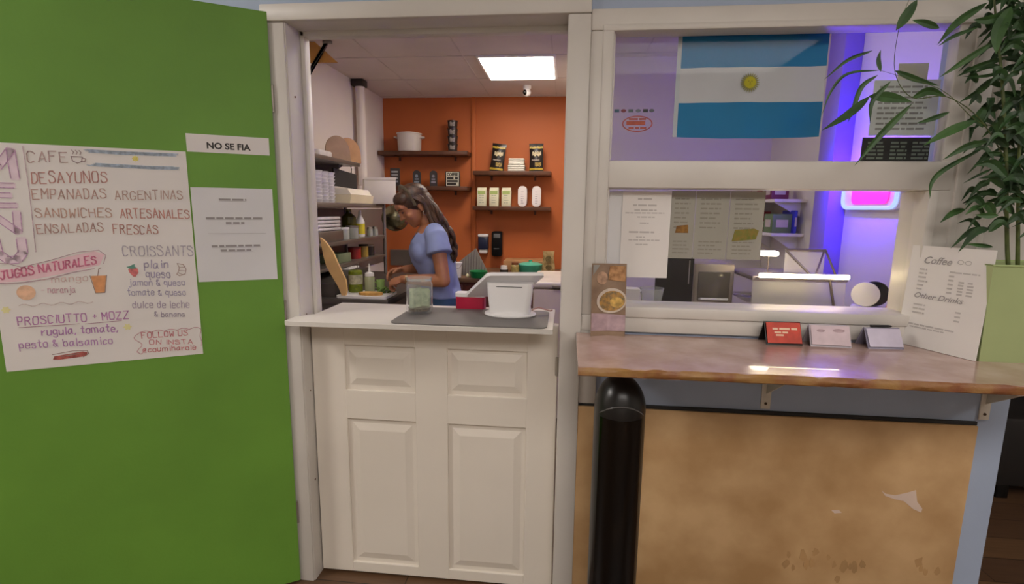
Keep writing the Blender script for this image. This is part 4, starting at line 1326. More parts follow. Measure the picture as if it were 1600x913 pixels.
# middle tier
def jar(name, label, cat, x, y, z, prof, mat, lidm=None, lidp=None, group=None, band=None, bandm=None):
    t = thing(name, label, cat, (x, y, z), group=group)
    MB().lathe([(1e-4, 0)] + prof + [(1e-4, prof[-1][1])], seg=24).build('body', mat, t)
    if lidp:
        MB().lathe([(1e-4, lidp[0][1])] + lidp + [(1e-4, lidp[-1][1])], seg=24).build('cap', lidm, t)
    if band:
        MB().lathe([(1e-4, band[0][1])] + band + [(1e-4, band[-1][1])], seg=24).build('label', bandm, t)
    return t
s = thing('clamshell_stack', 'stack of clear clamshell boxes on the middle tier', 'boxes', (-1.55, 1.265, Zm))
for k in range(4):
    MB().box(-.11, .11, -.17 + .006 * k, .16, .068 + k * .022, .087 + k * .022, .008).build('clamshell', m_clear, s)
MB().box(-.12, .12, -.19, .17, 0, .066, .006).build('bin', m_steel, s)
jar('bottle', 'dark olive oil bottle on the middle tier', 'bottle', -1.55, 1.800, Zm, [(.048, 0), (.050, .01), (.050, .145), (.020, .170), (.018, .190)], M('olive_glass', '4d4a14', .15), M('olive_cap', '6a6420', .4), [(.020, .185), (.020, .198)])
jar('bottle', 'white squeeze bottle with yellow label on the middle tier', 'bottle', -1.50, 1.880, Zm, [(.030, 0), (.032, .008), (.032, .110), (.014, .150), (.010, .175)], m_white, m_white, [(.011, .170), (.009, .190)], band=[(.0326, .02), (.0326, .095)], bandm=M('yellow_label', 'd8c832', .5))
jar('jar', 'white lidded jar on the middle tier beside the grey bin', 'jar', -1.47, 1.520, Zm, [(.036, 0), (.038, .006), (.038, .068)], M('milky_jar', 'b9bdb6', .3), m_white, [(.039, .068), (.039, .080)])
jar('jar', 'pale glass jar in front of the olive oil bottle', 'jar', -1.46, 1.640, Zm, [(.040, 0), (.042, .006), (.042, .075)], M('pale_jar', 'a7aaa2', .2), m_steel, [(.043, .075), (.043, .088)])
jar('spice_shaker', 'small glass shaker with steel top right of the yellow label', 'shaker', -1.47, 1.985, Zm, [(.022, 0), (.022, .05)], M('pale_jar', 'a7aaa2', .2), m_steel, [(.023, .05), (.018, .068)])
jar('spice_shaker', 'small glass shaker with steel top at the far end of middle tier', 'shaker', -1.46, 2.065, Zm, [(.022, 0), (.022, .05)], M('pale_jar', 'a7aaa2', .2), m_steel, [(.023, .05), (.018, .068)])
o = MB().box(-.03, .03, -.05, .05, 0, .06, .006).build('food_packet', M('red_packet', '9c2a22', .5, var=.1), loc=(-1.60, 1.16, Zm + .1565))
tag(o, 'red packet on top of the clear clamshell boxes', 'packet')
# lower tier
o = MB().box(-.07, .07, -.10, .10, 0, .060, .006).build('food_box', M('green_grey_box', '7d8a6c', .6, var=.1), loc=(-1.52, 1.49, Zl)); tag(o, 'dull green box on the lowest tier of the rack', 'box')
jar('jar', 'red lidded jar on the lowest tier of the rack', 'jar', -1.50, 1.760, Zl, [(.045, 0), (.045, .07)], M('red_plastic', 'a02a22', .4), M('red_lid', '7c1f1c', .4), [(.046, .07), (.046, .082)])
jar('jar', 'yellowish jar on the lowest tier of the rack', 'jar', -1.49, 1.900, Zl, [(.034, 0), (.034, .08)], M('mustard', 'a58a3a', .4), m_dark, [(.035, .08), (.035, .092)])
jar('jar', 'dark glass jar at the far end of the lowest tier', 'jar', -1.50, 2.030, Zl, [(.042, 0), (.042, .07)], M('dark_glass', '332d2a', .2), m_steel, [(.043, .07), (.043, .082)])
# steel bowl hanging at the end of the rack
s = thing('steel_bowl', 'round steel bowl hanging behind the woman at the end of the rack', 'bowl', (-1.372, 2.30, 1.322), rot=(math.radians(-80), 0, math.radians(22)))
MB().lathe([(1e-4, .0), (.04, .004), (.080, .028), (.104, .070), (.110, .071), (.108, .076), (.100, .073), (.076, .034), (.038, .010), (1e-4, .006)], seg=40).build('bowl', M('olive_steel', '8a8468', .25, .9), s)
BI = (Matrix.Translation(s.location) @ s.rotation_euler.to_matrix().to_4x4()).inverted()
MB().tube([BI @ Vector(p) for p in ((-1.385, 2.245, 1.425), (-1.395, 2.21, 1.452), (-1.41, 2.175, 1.452), (-1.418, 2.155, 1.4465))], .003, 8).build('hook', m_steel, s)

# things on the prep table
s = thing('steel_hood', 'dark steel bin with white lid on the near left corner of prep table', 'bin', (-1.52, 1.42, TT))
MB().prism([(-.36, 0), (.16, 0), (.16, .118), (-.02, .118), (-.36, .078)], -.10, .19, 'x').build('bin', m_darksteel, s, smooth=False)
MB().prism([(-.02, 0), (.15, 0), (.15, .010), (-.02, .010)], -.09, .13, 'x', Matrix.Translation((0, 0, .1185))).build('lid', m_white, s, smooth=False)
pts = [(-1.395, 1.245), (-1.366, 1.224), (-1.323, 1.163), (-1.293, 1.092), (-1.272, 1.045), (-1.252, 1.000), (-1.248, .940), (-1.256, .9137), (-1.280, .9137), (-1.300, .965), (-1.341, 1.035), (-1.365, 1.079), (-1.381, 1.144)]
o = MB().prism([(x + 1.31, z - .9137) for x, z in pts], -.008, .008, 'y').build('cutting_board', M('pale_wood_board', 'e0b87c', .6, var=.08, scale=6), loc=(-1.31, 1.046, .9137)); tag(o, 'curved pale wooden board leaning at the near left corner of the prep table', 'board')
o = MB().lathe([(1e-4, 0), (.045, 0), (.050, .03), (.03, .07), (.012, .085), (1e-4, .086)], seg=14, sx=1.0, sy=.5).build('red_cloth', M('crimson_cloth', 'b01c3c', .7, var=.15, scale=25), loc=(-1.503, 1.034, TT)); tag(o, 'crumpled crimson cloth below the leaning wooden board', 'cloth')
s = thing('chopping_board', 'white chopping board at the near edge of the prep table', 'board', (-1.165, 1.135, TT))
MB().prism(rrect(-.150, .150, -.105, .105, .018, 4), 0, .014, 'z').build('board', m_white, s)
TB = TT + .0145
s = thing('pickle_jar', 'glass jar of green pickles with spoon on the white chopping board', 'jar', (-1.255, 1.185, TB))
MB().lathe([(1e-4, 0), (.040, 0), (.042, .006), (.042, .048), (1e-4, .048)], seg=28).build('pickles', M('pickle_green', '7d8a1e', .35, var=0, hex2='5c6a14', scale=60), s)
MB().lathe([(1e-4, .049), (.042, .049), (.042, .105), (1e-4, .105)], seg=28).build('label', M('jar_label', 'b9b69c', .5, var=.15, scale=50), s)
MB().lathe([(1e-4, .106), (.042, .106), (.040, .125), (.034, .130), (1e-4, .132)], seg=28).build('top', M('pickle_green', '7d8a1e', .35), s)
MB().tube([(0.005, 0, .10), (.012, .004, .16), (.016, .005, .172)], [.004, .004, .011], 10, flat=.5).build('spoon', m_steel, s)
s = thing('squeeze_bottle', 'clear squeeze bottle with pointed nozzle beside the pickle jar', 'bottle', (-1.172, 1.195, TB))
MB().lathe([(1e-4, 0), (.028, 0), (.030, .004), (.030, .085), (.026, .095), (1e-4, .096)], seg=24).build('bottle', M('clear_green_plastic', 'a9b08c', .3, var=.1), s)
MB().lathe([(1e-4, .096), (.028, .096), (.026, .115), (.010, .122), (.007, .130), (.003, .172), (1e-4, .172)], seg=24).build('nozzle', m_white, s)
s = thing('green_mug', 'small pale green mug between squeeze bottle and hands', 'mug', (-1.118, 1.232, TB))
MB().lathe([(1e-4, 0), (.022, 0), (.026, .07), (.023, .07), (.020, .006), (1e-4, .006)], seg=24).build('cup', M('pale_green', '93b46a', .4), s)
MB().tube([(-.024, 0, .055), (-.045, 0, .052), (-.045, 0, .022), (-.023, 0, .018)], .004, 8).build('handle', M('pale_green', '93b46a', .4), s)
o = MB().prism(ell(0, 0, .072, .036, 20), 0, .014, 'z').build('flatbread', M('toasted_bread', 'c99a52', .8, var=.12, scale=30, bump=.3), loc=(-1.128, 1.096, TB)); tag(o, 'flat toasted bread on the white chopping board', 'bread')
gr = MB()
random.seed(2)
for k in range(26):
    x, y, z = random.uniform(-.045, .045), random.uniform(-.025, .025), random.uniform(.004, .030)
    gr.ball((x, y, z), .016, .005, .010, 8, Euler((random.uniform(-.6, .6), random.uniform(-.6, .6), random.uniform(0, 3))).to_matrix().to_4x4())
o = gr.build('salad_leaves', M('salad_green', '4f6a22', .5, var=.2, scale=40), loc=(-1.062, 1.175, TB)); tag(o, 'heap of dark green salad leaves under her hands', 'salad'); o['kind'] = 'stuff'

# ------------------------------------------------------------------ back counter of the kitchen
s = thing('back_counter', 'long kitchen counter along the orange wall', 'counter', (-.60, 2.72, FZ))
MB().box(-.72, .72, -.36, .425, .885, .925, .004).build('worktop', M('brown_worktop', '7d6048', .4, var=.1), s)
MB().box(-.70, .70, -.33, .42, 0.08, .884, .003).build('cabinet_body', M('dark_red_cabinet', '5a211a', .5, var=.1), s)
for k in range(3):
    MB().box(-.69 + k * .465, -.24 + k * .465, -.350, -.331, .10, .86, .003).build('door', M('dark_red_cabinet', '5a211a', .5), s)
    MB().tube([(-.30 + k * .465, -.350, .70), (-.30 + k * .465, -.372, .71), (-.30 + k * .465, -.372, .79), (-.30 + k * .465, -.350, .80)], .004, 8).build('handle', m_steel, s)
KT = FZ + .9255
s = thing('casserole', 'teal lidded casserole on the back counter', 'pot', (-.302, 2.72, KT))
m_teal = M('teal_enamel', '3fa78c', .3, var=.03)
MB().lathe([(1e-4, 0), (.085, 0), (.098, .015), (.104, .080), (1e-4, .080)], seg=36).build('pot', m_teal, s)
MB().lathe([(1e-4, .081), (.107, .081), (.106, .088), (.07, .100), (.015, .106), (.012, .112), (.018, .122), (1e-4, .126)], seg=36).build('lid', M('teal_lid', '62c0a4', .3), s)
s = thing('bread_bag', 'patterned tan bag standing at the right end of the back counter', 'bag', (-.145, 2.76, KT))
vs, fs = [], []
for j in range(9):
    t_ = j / 8
    ww, dd = .052 * (1 + .12 * math.sin(PI * t_ * 2)), .032 * (1 - .6 * t_)
    vs += [(-ww, -dd, .2 * t_), (0, -dd * 1.25, .2 * t_), (ww, -dd, .2 * t_), (ww, dd, .2 * t_), (-ww, dd, .2 * t_)]
for j in range(8):
    fs += [(j * 5 + i, j * 5 + (i + 1) % 5, j * 5 + 5 + (i + 1) % 5, j * 5 + 5 + i) for i in range(5)]
fs += [(4, 3, 2, 1, 0), (40, 41, 42, 43, 44)]
MB().add(vs, fs).build('bag', M('tan_paper', 'c2a878', .7, var=0, hex2='8c7040', scale=22), s)
MB().prism(ell(0, .135, .026, .028), -.040, -.038, 'y').prism(ell(0.004, .060, .028, .024), -.043, -.041, 'y').build('printed_emblem', M('olive_brown_print', '77663c', .6, var=.2, scale=60), s)
jar('jar', 'yellowish condiment jar left of the teal casserole', 'jar', -.432, 2.66, KT, [(.034, 0), (.036, .008), (.036, .075), (.028, .085)], M('mustard_pale', 'b9a668', .4, var=.15, scale=40), M('brown_cap', '7c4a2c', .5), [(.030, .085), (.030, .104)])
jar('jar', 'short dark jar with white lid on the back counter', 'jar', -.528, 2.66, KT, [(.038, 0), (.038, .042)], M('dark_glass', '332d2a', .2), m_white, [(.032, .042), (.030, .075)])
o = MB().box(-.20, .22, -.16, .12, 0, .10, .01).build('pale_tray', M('pale_tan_tray', 'b7895c', .6, var=.1), loc=(-.36, 3.02, KT)); tag(o, 'pale tan box behind the jars and casserole', 'box')
# ribbed drainer board leaning behind the woman
s = thing('drain_board', 'grey ribbed drainer board leaning on the back counter', 'board', (-.86, 2.50, KT), rot=(math.radians(-12), 0, math.radians(-4)))
pq = [(-.14, .03), (.10, .235), (.235, .0), (-.14, .0)]
MB().prism(pq, -.006, .006, 'y').build('board', M('grey_drainer', '8b8680', .5, .3), s, smooth=False)
rb = MB()
for k in range(15):
    x = -.12 + k * .0235
    zt_ = min(.03 + (x + .14) * .854, (.235 - x) * 1.741) - .012
    if zt_ > .02:
        rb.box(x - .004, x + .004, -.011, -.006, .008, zt_, .001)
rb.build('ribs', M('grey_drainer_dark', '716b66', .5, .3), s)
s = thing('green_tub', 'bright green tub on the back counter behind the terminal', 'tub', (-.712, 2.40, KT))
MB().lathe([(1e-4, 0), (.060, 0), (.072, .048), (.075, .05), (.075, .054), (.068, .054), (.057, .006), (1e-4, .006)], seg=28).build('tub', M('bright_green', '168a46', .4), s)
o = MB().lathe([(1e-4, 0), (.012, 0), (.016, .012), (.006, .030), (1e-4, .034)], seg=14).build('garlic_bulb', M('garlic_cream', 'e2dcb0', .6), loc=(-.800, 2.385, KT)); tag(o, 'small cream coloured bulb in front of the green tub', 'garlic')
s = thing('white_bucket', 'white bucket seen just behind the woman\'s back', 'bucket', (-.905, 2.37, KT))
MB().lathe([(1e-4, 0), (.052, 0), (.060, .115), (.063, .116), (.063, .124), (1e-4, .124)], seg=28).build('bucket', m_white, s)
MB().tube([(-.062, 0, .11), (-.05, -.04, .085), (0, -.066, .07), (.05, -.04, .085), (.062, 0, .11)], .002, 6).build('handle', m_steel, s)
s = thing('chest_freezer', 'white chest freezer at right inside the kitchen', 'freezer', (-.02, 1.99, FZ))
MB().box(-.19, .15, -.32, .32, .03, .955, .012).build('cabinet', M('freezer_white', 'e2d2c6', .35, var=.02), s)
MB().box(-.20, .155, -.33, .33, .96, 1.005, .018, 3).build('lid', M('freezer_lid', 'e6ddd2', .35), s)
MB().box(-.06, .04, -.345, -.33, .965, .985, .004).build('handle', m_steel, s)
for sx in (-.15, .11):
    for sy in (-.27, .27):
        MB().lathe([(1e-4, 0), (.018, 0), (.018, .03), (1e-4, .03)], sx, sy, 0, 12).build('foot', m_black, s)
s = thing('steel_backsplash', 'dull steel splash sheet on the orange wall behind the woman', 'panel', (-1.50, 3.149, KT))
MB().box(-.22, .15, -.012, 0, 0, .155, .003).build('sheet', m_steel, s)
# ------------------------------------------------------------------ behind the windows
m_flagblue = M('flag_blue', '1d7fb8', .7, var=.05, scale=4)
m_flagwhite = M('flag_white', 'd9d4dc', .75, var=.02)
fl = thing('argentina_flag', 'light blue and white flag with yellow sun hung inside the upper window', 'flag', (.585, .075, 1.668))
FW, FH = .470, .330
def cloth_y(u, v):
    return .004 * math.sin(u * 9 + v * 2) * (1 - v) + .0025 * math.sin(u * 23)
def flag_patch(u0, u1, v0, v1, off=0.0):
    n, k = 40, 8
    vs, fs = [], []
    for j in range(k + 1):
        for i in range(n + 1):
            u, v = u0 + (u1 - u0) * i / n, v0 + (v1 - v0) * j / k
            vs.append(((u - .5) * FW, cloth_y(u, v) - off, v * FH - .006 * math.sin(PI * u) * (1 if v < .01 else 0)))
    for j in range(k):
        for i in range(n):
            a = j * (n + 1) + i
            fs.append((a, a + 1, a + n + 2, a + n + 1))
    m = len(vs)
    return MB().add(vs + [(x, y + .0008, z) for x, y, z in vs], fs + [tuple(i + m for i in reversed(f)) for f in fs])
flag_patch(.03, 1, .667, 1).build('blue_stripe', m_flagblue, fl)
flag_patch(.03, 1, .333, .667).build('white_stripe', m_flagwhite, fl)
flag_patch(.03, 1, 0, .333).build('blue_stripe', m_flagblue, fl)
flag_patch(0, .03, 0, 1).build('hoist_band', M('flag_hoist', 'cfd0d8', .75), fl)
sn = MB()
blob(sn, [(x * 1.0, z) for x, z in [((.032 if k % 2 == 0 else .020) * math.cos(2 * PI * k / 48), .170 + (.032 if k % 2 == 0 else .020) * math.sin(2 * PI * k / 48)) for k in range(48)]], -.010, .001)
sn.build('sun_rays', M('flag_sun', 'a39a58', .7, var=.05), fl)
sf = MB()
blob(sf, ell(0, .170, .018, .018, 24), -.0115, .001)
sf.build('sun_face', M('flag_sun_bright', 'cfc022', .7, var=.05), fl)
sfm = MB()
for q in (ell(-.005, .174, .0022, .0014, 10), ell(.005, .174, .0022, .0014, 10), ell(0, .165, .004, .001, 10), ell(0, .170, .001, .003, 8)):
    blob(sfm, q, -.0122, .0006)
sfm.build('sun_features', M('flag_sun_dark', '7a6a20', .7), fl)

def pane_sheet(name, label, cat, x0, x1, z0, z1, y, mat, thick=.0008):
    t = thing(name, label, cat, ((x0 + x1) / 2, y, z0))
    MB().box(-(x1 - x0) / 2, (x1 - x0) / 2, 0, thick, 0, z1 - z0).build('sheet', mat, t)
    return t
# stickers and notices in the upper window
s = thing('window_sticker', 'row of tiny dark card logos stuck on the upper window left of the flag', 'sticker', (.216, .0430, 1.742))
for k, (x, c) in enumerate(((-.058, '3f5f70'), (-.036, '7c3a35'), (-.012, '5c6a66'), (.012, '6a7270'), (.036, '262c2a'), (.056, '5a6260'))):
    q = MB()
    blob(q, ell(x, .006, .0085, .0055, 12) if k % 2 else [(x - .008, .001), (x + .008, .001), (x + .008, .011), (x - .008, .011)], 0, .0006)
    q.build('card_logo', M('logo_' + c, c, .6), s)
s = thing('window_sticker', 'oval orange red logo sticker on the upper window left of the flag', 'sticker', (.227, .0430, 1.680))
q = MB()
n = 36
o_, i_ = ell(0, .026, .050, .026, n), ell(0, .026, .046, .0225, n)
for k in range(n):
    q.prism([o_[k], o_[(k + 1) % n], i_[(k + 1) % n], i_[k]], 0, .0006, 'y')
random.seed(6)
greek(q, -.036, .038, .022, .013, 0)
greek(q, -.028, .030, .038, .006, 0)
greek(q, -.028, .030, .010, .006, 0)
q.build('oval_logo', M('orange_red_sticker', 'b8583c', .6, var=.12, scale=60), s)
s = pane_sheet('window_notice', 'white printed notice on the upper window right of the flag', 'notice', .962, 1.158, 1.668, 1.838, .055, m_paper2)
q = MB()
random.seed(9)
for k in range(9): greek(q, -.080, .080 - random.uniform(0, .03), .018 + k * .016, .006, -.0006)
q.build('print', m_greyink, s)
s = pane_sheet('window_notice', 'small cream note above the white notice on the upper window', 'notice', 1.030, 1.118, 1.835, 1.888, .058, M('cream_note', 'd8d0bc', .7))
s = pane_sheet('window_notice', 'dark printed card with pale grid at the bottom right of the upper window', 'notice', .945, 1.150, 1.584, 1.662, .053, M('dark_card', '2c2628', .5))
q = MB()
for k in range(5):
    for x0 in (-.085, -.015, .050):
        greek(q, x0, x0 + .050, .010 + k * .012, .0065, -.0006)
q.build('print', M('dim_green_print', '7c8478', .6), s)

# sheets in the lower window
s = pane_sheet('window_notice', 'white notice partly covered by another at left of the lower window', 'notice', .145, .330, 1.232, 1.484, .0395, m_paper2)
s = pane_sheet('window_notice', 'long white notice with faint lines at left of the lower window', 'notice', .190, .352, 1.190, 1.484, .0365, m_paper)
q = MB()
for z, x0, x1, hh in ((1.456, -.030, .022, .006), (1.435, -.045, .036, .006), (1.419, -.040, .034, .005), (1.410, -.070, .060, .004), (1.396, -.03, .03, .004), (1.376, -.02, .01, .004), (1.344, -.055, .030, .006), (1.328, -.03, .0, .004), (1.318, -.055, .05, .004), (1.303, -.03, .01, .004)):
    greek(q, x0, x1, z - 1.190, hh, -.0006)
q.build('print', M('pale_print', 'b3aeab', .7), s)
m_menu = M('taupe_menu_card', 'b9afa5', .6, var=.03, scale=6)
m_mprint = M('taupe_print', 'a1968c', .7)
def menu_card(label, x0, x1):
    s = pane_sheet('menu_card', label, 'menu', x0, x1, 1.258, 1.488, .0545, m_menu)
    s['group'] = 'menu cards behind the lower window'
    q = MB()
    w = (x1 - x0) / 2
    for k in range(7): greek(q, -w * .7, w * random.uniform(.2, .7), .105 + k * .016, .005, -.0006)
    for k in range(4): greek(q, -w * .7, w * random.uniform(.2, .7), .018 + k * .013, .004, -.0006)
    q.build('print', m_mprint, s)
    return s
a_ = menu_card('narrow taupe menu card with small orange food photo behind the lower window', .356, .436)
q = MB(); blob(q, [(-.022, .088), (.022, .088), (.020, .116), (-.018, .112)], -.0012)
q.build('food_photo', M('orange_food_photo', 'b07830', .6, var=0, hex2='86541c', scale=70), a_)
menu_card('plain taupe menu card between the two with food photos', .438, .548)
a_ = menu_card('taupe menu card with green wrap photo at right behind the lower window', .550, .662)
q = MB(); blob(q, [(-.042, .062), (.036, .070), (.044, .100), (.030, .106), (-.034, .102)], -.0012)
q.build('food_photo', M('green_food_photo', '7c8434', .6, var=0, hex2='a8843c', scale=60), a_)

# ------------------------------------------------------------------ counter inside the window
s = thing('window_counter', 'white counter inside the kitchen below the lower window', 'counter', (.70, .43, FZ))
MB().box(-.63, .655, -.30, .30, .995, 1.035, .004).build('worktop', M('white_laminate', 'd8d2d0', .4), s)
MB().box(-.62, .645, -.28, .28, .06, .994, .003).build('cabinet_body', m_white, s)
WT = FZ + 1.0355
o = MB().box(-.034, .034, -.03, .03, 0, .145, .004).build('white_box', M('white_carton', 'ded8d0', .6), loc=(.268, .32, WT)); tag(o, 'small white box inside the lower window behind the food brochure', 'box')
s = thing('glass_canister', 'dark glass canister with pale handle inside the lower window', 'canister', (.360, .37, WT))
MB().lathe([(1e-4, 0), (.040, 0), (.045, .01), (.040, .07), (1e-4, .07)], seg=24).build('base', M('dark_glass', '332d2a', .2), s)
MB().lathe([(1e-4, .071), (.038, .071), (.048, .135), (.050, .140), (.046, .140), (.036, .076), (1e-4, .074)], seg=24).build('glass', mj, s)
MB().tube([(-.046, -.01, .13), (-.066, -.012, .12), (-.062, -.012, .085), (-.040, -.008, .076)], .005, 8).build('handle', m_white, s)
s = thing('monitor', 'black monitor turned sideways inside the lower window', 'monitor', (.475, .47, WT), math.radians(-12))
MB().box(-.085, .070, -.012, .012, .062, .262, .005).build('screen_housing', M('dark_plastic', '2c2825', .5), s)
MB().box(-.078, .063, -.0135, -.012, .072, .255, .001).build('back_cover', M('dark_plastic2', '332e2b', .6), s)
MB().box(.050, .054, -.0150, -.0135, .150, .250).build('highlight_strip', M('highlight_grey', 'a59d98', .4), s)  # pale line painted as a highlight on the monitor
MB().box(-.020, .016, -.010, .020, .010, .080, .004).build('neck', m_black, s)
MB().box(-.070, .060, -.06, .06, 0, .012, .004).build('base', m_black, s)
s = thing('toaster_oven', 'beige toaster oven beside the black monitor inside the lower window', 'oven', (.640, .58, WT))
m_oven = M('beige_steel', 'a59a90', .4, .3, var=.04)
MB().box(-.085, .080, -.10, .12, .012, .235, .008).build('body', m_oven, s)
MB().box(-.070, .062, -.104, -.100, .075, .200, .003).build('door', M('oven_glass', '6d665c', .15), s)
MB().tube([(-.060, -.104, .082), (-.060, -.122, .086), (.052, -.122, .086), (.052, -.104, .082)], .005, 8).build('handle', m_white, s)
for k, x in enumerate((-.05, 0, .045)):
    MB().lathe([(1e-4, 0), (.013, 0), (.011, .014), (1e-4, .014)], x, -.100, .045, 14, Matrix.Rotation(PI / 2, 4, 'X')).build('knob', m_black, s)
for sx in (-.07, .065):
    for sy in (-.08, .10):
        MB().lathe([(1e-4, 0), (.01, 0), (.01, .012), (1e-4, .012)], sx, sy, 0, 10).build('foot', m_black, s)
# heated glass display case
dc = thing('display_case', 'heated glass display case with glowing lamps inside the lower window', 'display case', (.905, .46, WT))
m_cg = glass('case_glass', (0.93, 0.92, 0.92), .10)
m_cg2 = glass('hazy_case_glass', (0.92, 0.88, 0.88), .10, .05, .30)
m_fr = M('case_frame', '6d6460', .35, .5)
MB().box(-.175, .180, -.165, .16, 0, .045, .004).build('base', M('case_base', '7c7276', .35, .4), dc)
MB().box(-.170, .175, -.10, .15, .095, .101, .001).build('glass_shelf', m_cg, dc)
MB().box(-.175, .180, -.155, .15, .190, .208, .004).build('canopy', M('case_canopy', '8a8084', .35, .4), dc)
MB().prism([(-.160, .046), (-.156, .046), (-.146, .189), (-.150, .189)], -.170, .175, 'x').build('front_glass', m_cg2, dc)
MB().tube([(-.155, -.175, .213), (.17, -.175, .213)], .0085, 12).build('lamp_tube', emit('warmer_glow', 'ffe2b4', WARMER_LAMP), dc)
MB().box(-.16, .175, -.172, -.150, .204, .2045).build('lamp_rail', m_fr, dc)
fr = MB()
fr.tube([(.150, -.155, .046), (.110, -.160, .200)], .005, 8).tube([(.060, -.150, .208), (.145, -.02, .300)], .004, 8)
fr.tube([(-.005, -.02, .302), (.150, -.02, .304)], .006, 8).tube([(.150, -.02, .304), (.178, -.06, .21)], .004, 8).tube([(-.005, -.02, .302), (.075, -.08, .208)], .005, 8)
fr.build('frame', m_fr, dc)
MB().prism([(-.004, .209), (.150, .209), (.150, .296), (-.004, .296)], -.018, -.015, 'y').build('upper_glass', m_cg2, dc)
MB().prism(rrect(-.075, -.005, -.011, .011, .010, 4), -.014, .014, 'y', Matrix.Translation((-.01, .03, .283))).build('spot_lamp', emit('spot_glow', 'ffeed8', 14), dc)
MB().tube([(-.05, .03, .272), (-.05, .03, .208)], .003, 8).build('lamp_stem', m_fr, dc)
# pastries in the case
pa = MB().ball((0, 0, .017), .035, .017, .022, 14)
p0 = pa.build('pastry', M('golden_pastry', 'a87a48', .6, var=.2, scale=40), loc=(.80, .42, WT + .046)); tag(p0, 'golden pastry at the left in the glass display case', 'pastry', 'pastries in the display case')
for x, w in ((.885, 'second from left'), (.965, 'third from left')):
    k = p0.copy(); COL.objects.link(k); k.location = (x, .415, WT + .046); k['label'] = 'golden pastry %s in the glass display case' % w
s = thing('round_speaker', 'round white gadget with black side standing right inside the lower window', 'speaker', (1.150, .300, WT), math.radians(-30))
MB().lathe([(1e-4, -.012), (.020, -.012), (.040, -.004), (.046, .010), (.046, .020), (1e-4, .020)], 0, 0, .150, 32, Matrix.Rotation(PI / 2, 4, 'X')).build('white_face', m_white, s)
MB().lathe([(1e-4, -.030), (.042, -.030), (.0475, -.020), (.0475, -.0005), (1e-4, -.0005)], .028, .020, .150, 32, Matrix.Rotation(PI / 2, 4, 'X')).build('black_back', m_black, s)
MB().box(-.045, .060, -.035, .040, 0, .102, .006).build('base', m_white, s)
s = MB().box(-.030, .030, -.022, .022, 0, .125, .012, 3).build('crimson_packet', M('crimson_cloth', 'b01c3c', .7), loc=(1.215, .215, WT)); tag(s, 'crimson packet inside the lower window beside the coffee menu sheet', 'packet')
s = MB().prism([(-.03, 0), (.02, 0), (.038, .25), (.018, .25)], -.001, .001, 'y').build('striped_leaflet', M('brown_striped_paper', '8e6a66', .6, var=0, hex2='c9b6b0', scale=40), loc=(1.222, .270, WT)); tag(s, 'narrow brownish leaflet standing behind the crimson packet', 'leaflet')
# wall shelf with boxes on the right wall
s = thing('wall_shelf', 'small white wall shelf with red and blue boxes on right kitchen wall', 'shelf', (1.3595, 1.62, 1.30))
MB().box(-.18, 0, -.28, .28, -.018, 0, .002).build('board', m_kwall, s)
MB().prism([(0, -.12), (0, -.018), (-.15, -.018)], -.2, -.19, 'y').build('bracket', m_white, s)
MB().prism([(0, -.12), (0, -.018), (-.15, -.018)], .19, .2, 'y').build('bracket', m_white, s)
s = thing('wall_shelf', 'upper small white wall shelf on right kitchen wall', 'shelf', (1.3595, 1.62, 1.495))
MB().box(-.18, 0, -.28, .28, -.018, 0, .002).build('board', m_kwall, s)
MB().prism([(0, -.10), (0, -.018), (-.15, -.018)], -.2, -.19, 'y').build('bracket', m_white, s)
MB().prism([(0, -.10), (0, -.018), (-.15, -.018)], .19, .2, 'y').build('bracket', m_white, s)
for x, y, z, w, d, h, c, nm, lb, ct in ((1.26, 1.80, 1.3005, .06, .05, .125, 'a8343c', 'food_box', 'red box at the far end of the lower shelf on right kitchen wall', 'box'),
                                    (1.25, 1.66, 1.3005, .05, .05, .09, '8c3a34', 'food_box', 'dull red box in the middle of the lower shelf on right kitchen wall', 'box'),
                                    (1.25, 1.45, 1.3005, .055, .065, .11, '6c8452', 'food_box', 'green box at the near end of the lower shelf on right kitchen wall', 'box'),
                                    (1.315, 1.45, 1.3005, .008, .09, .13, '3a3fc0', 'food_box', 'blue panel box behind the green one on the lower shelf', 'box'),
                                    (1.25, 1.70, 1.4955, .06, .07, .10, 'b03a5c', 'food_box', 'pinkish red box on the upper shelf of right kitchen wall', 'box'),
                                    (1.25, 1.50, 1.4955, .05, .05, .09, '7c2f50', 'food_box', 'maroon box on the upper shelf of right kitchen wall', 'box')):
    o = thing(nm, lb, ct, (x, y, z))
    MB().box(-w, w, -d, d, 0, h, .004).build('carton', M('box_' + c, c, .5, var=.08), o)
    q = MB()
    q.box(-w * 1.001 - .0008, -w, -d * .6, d * .6, h * .3, h * .7).box(-w * .6, w * .6, -d - .0008, -d, h * .3, h * .7)
    q.build('printed_label', M('box_label', 'cdbfb6', .6, var=.1), o)
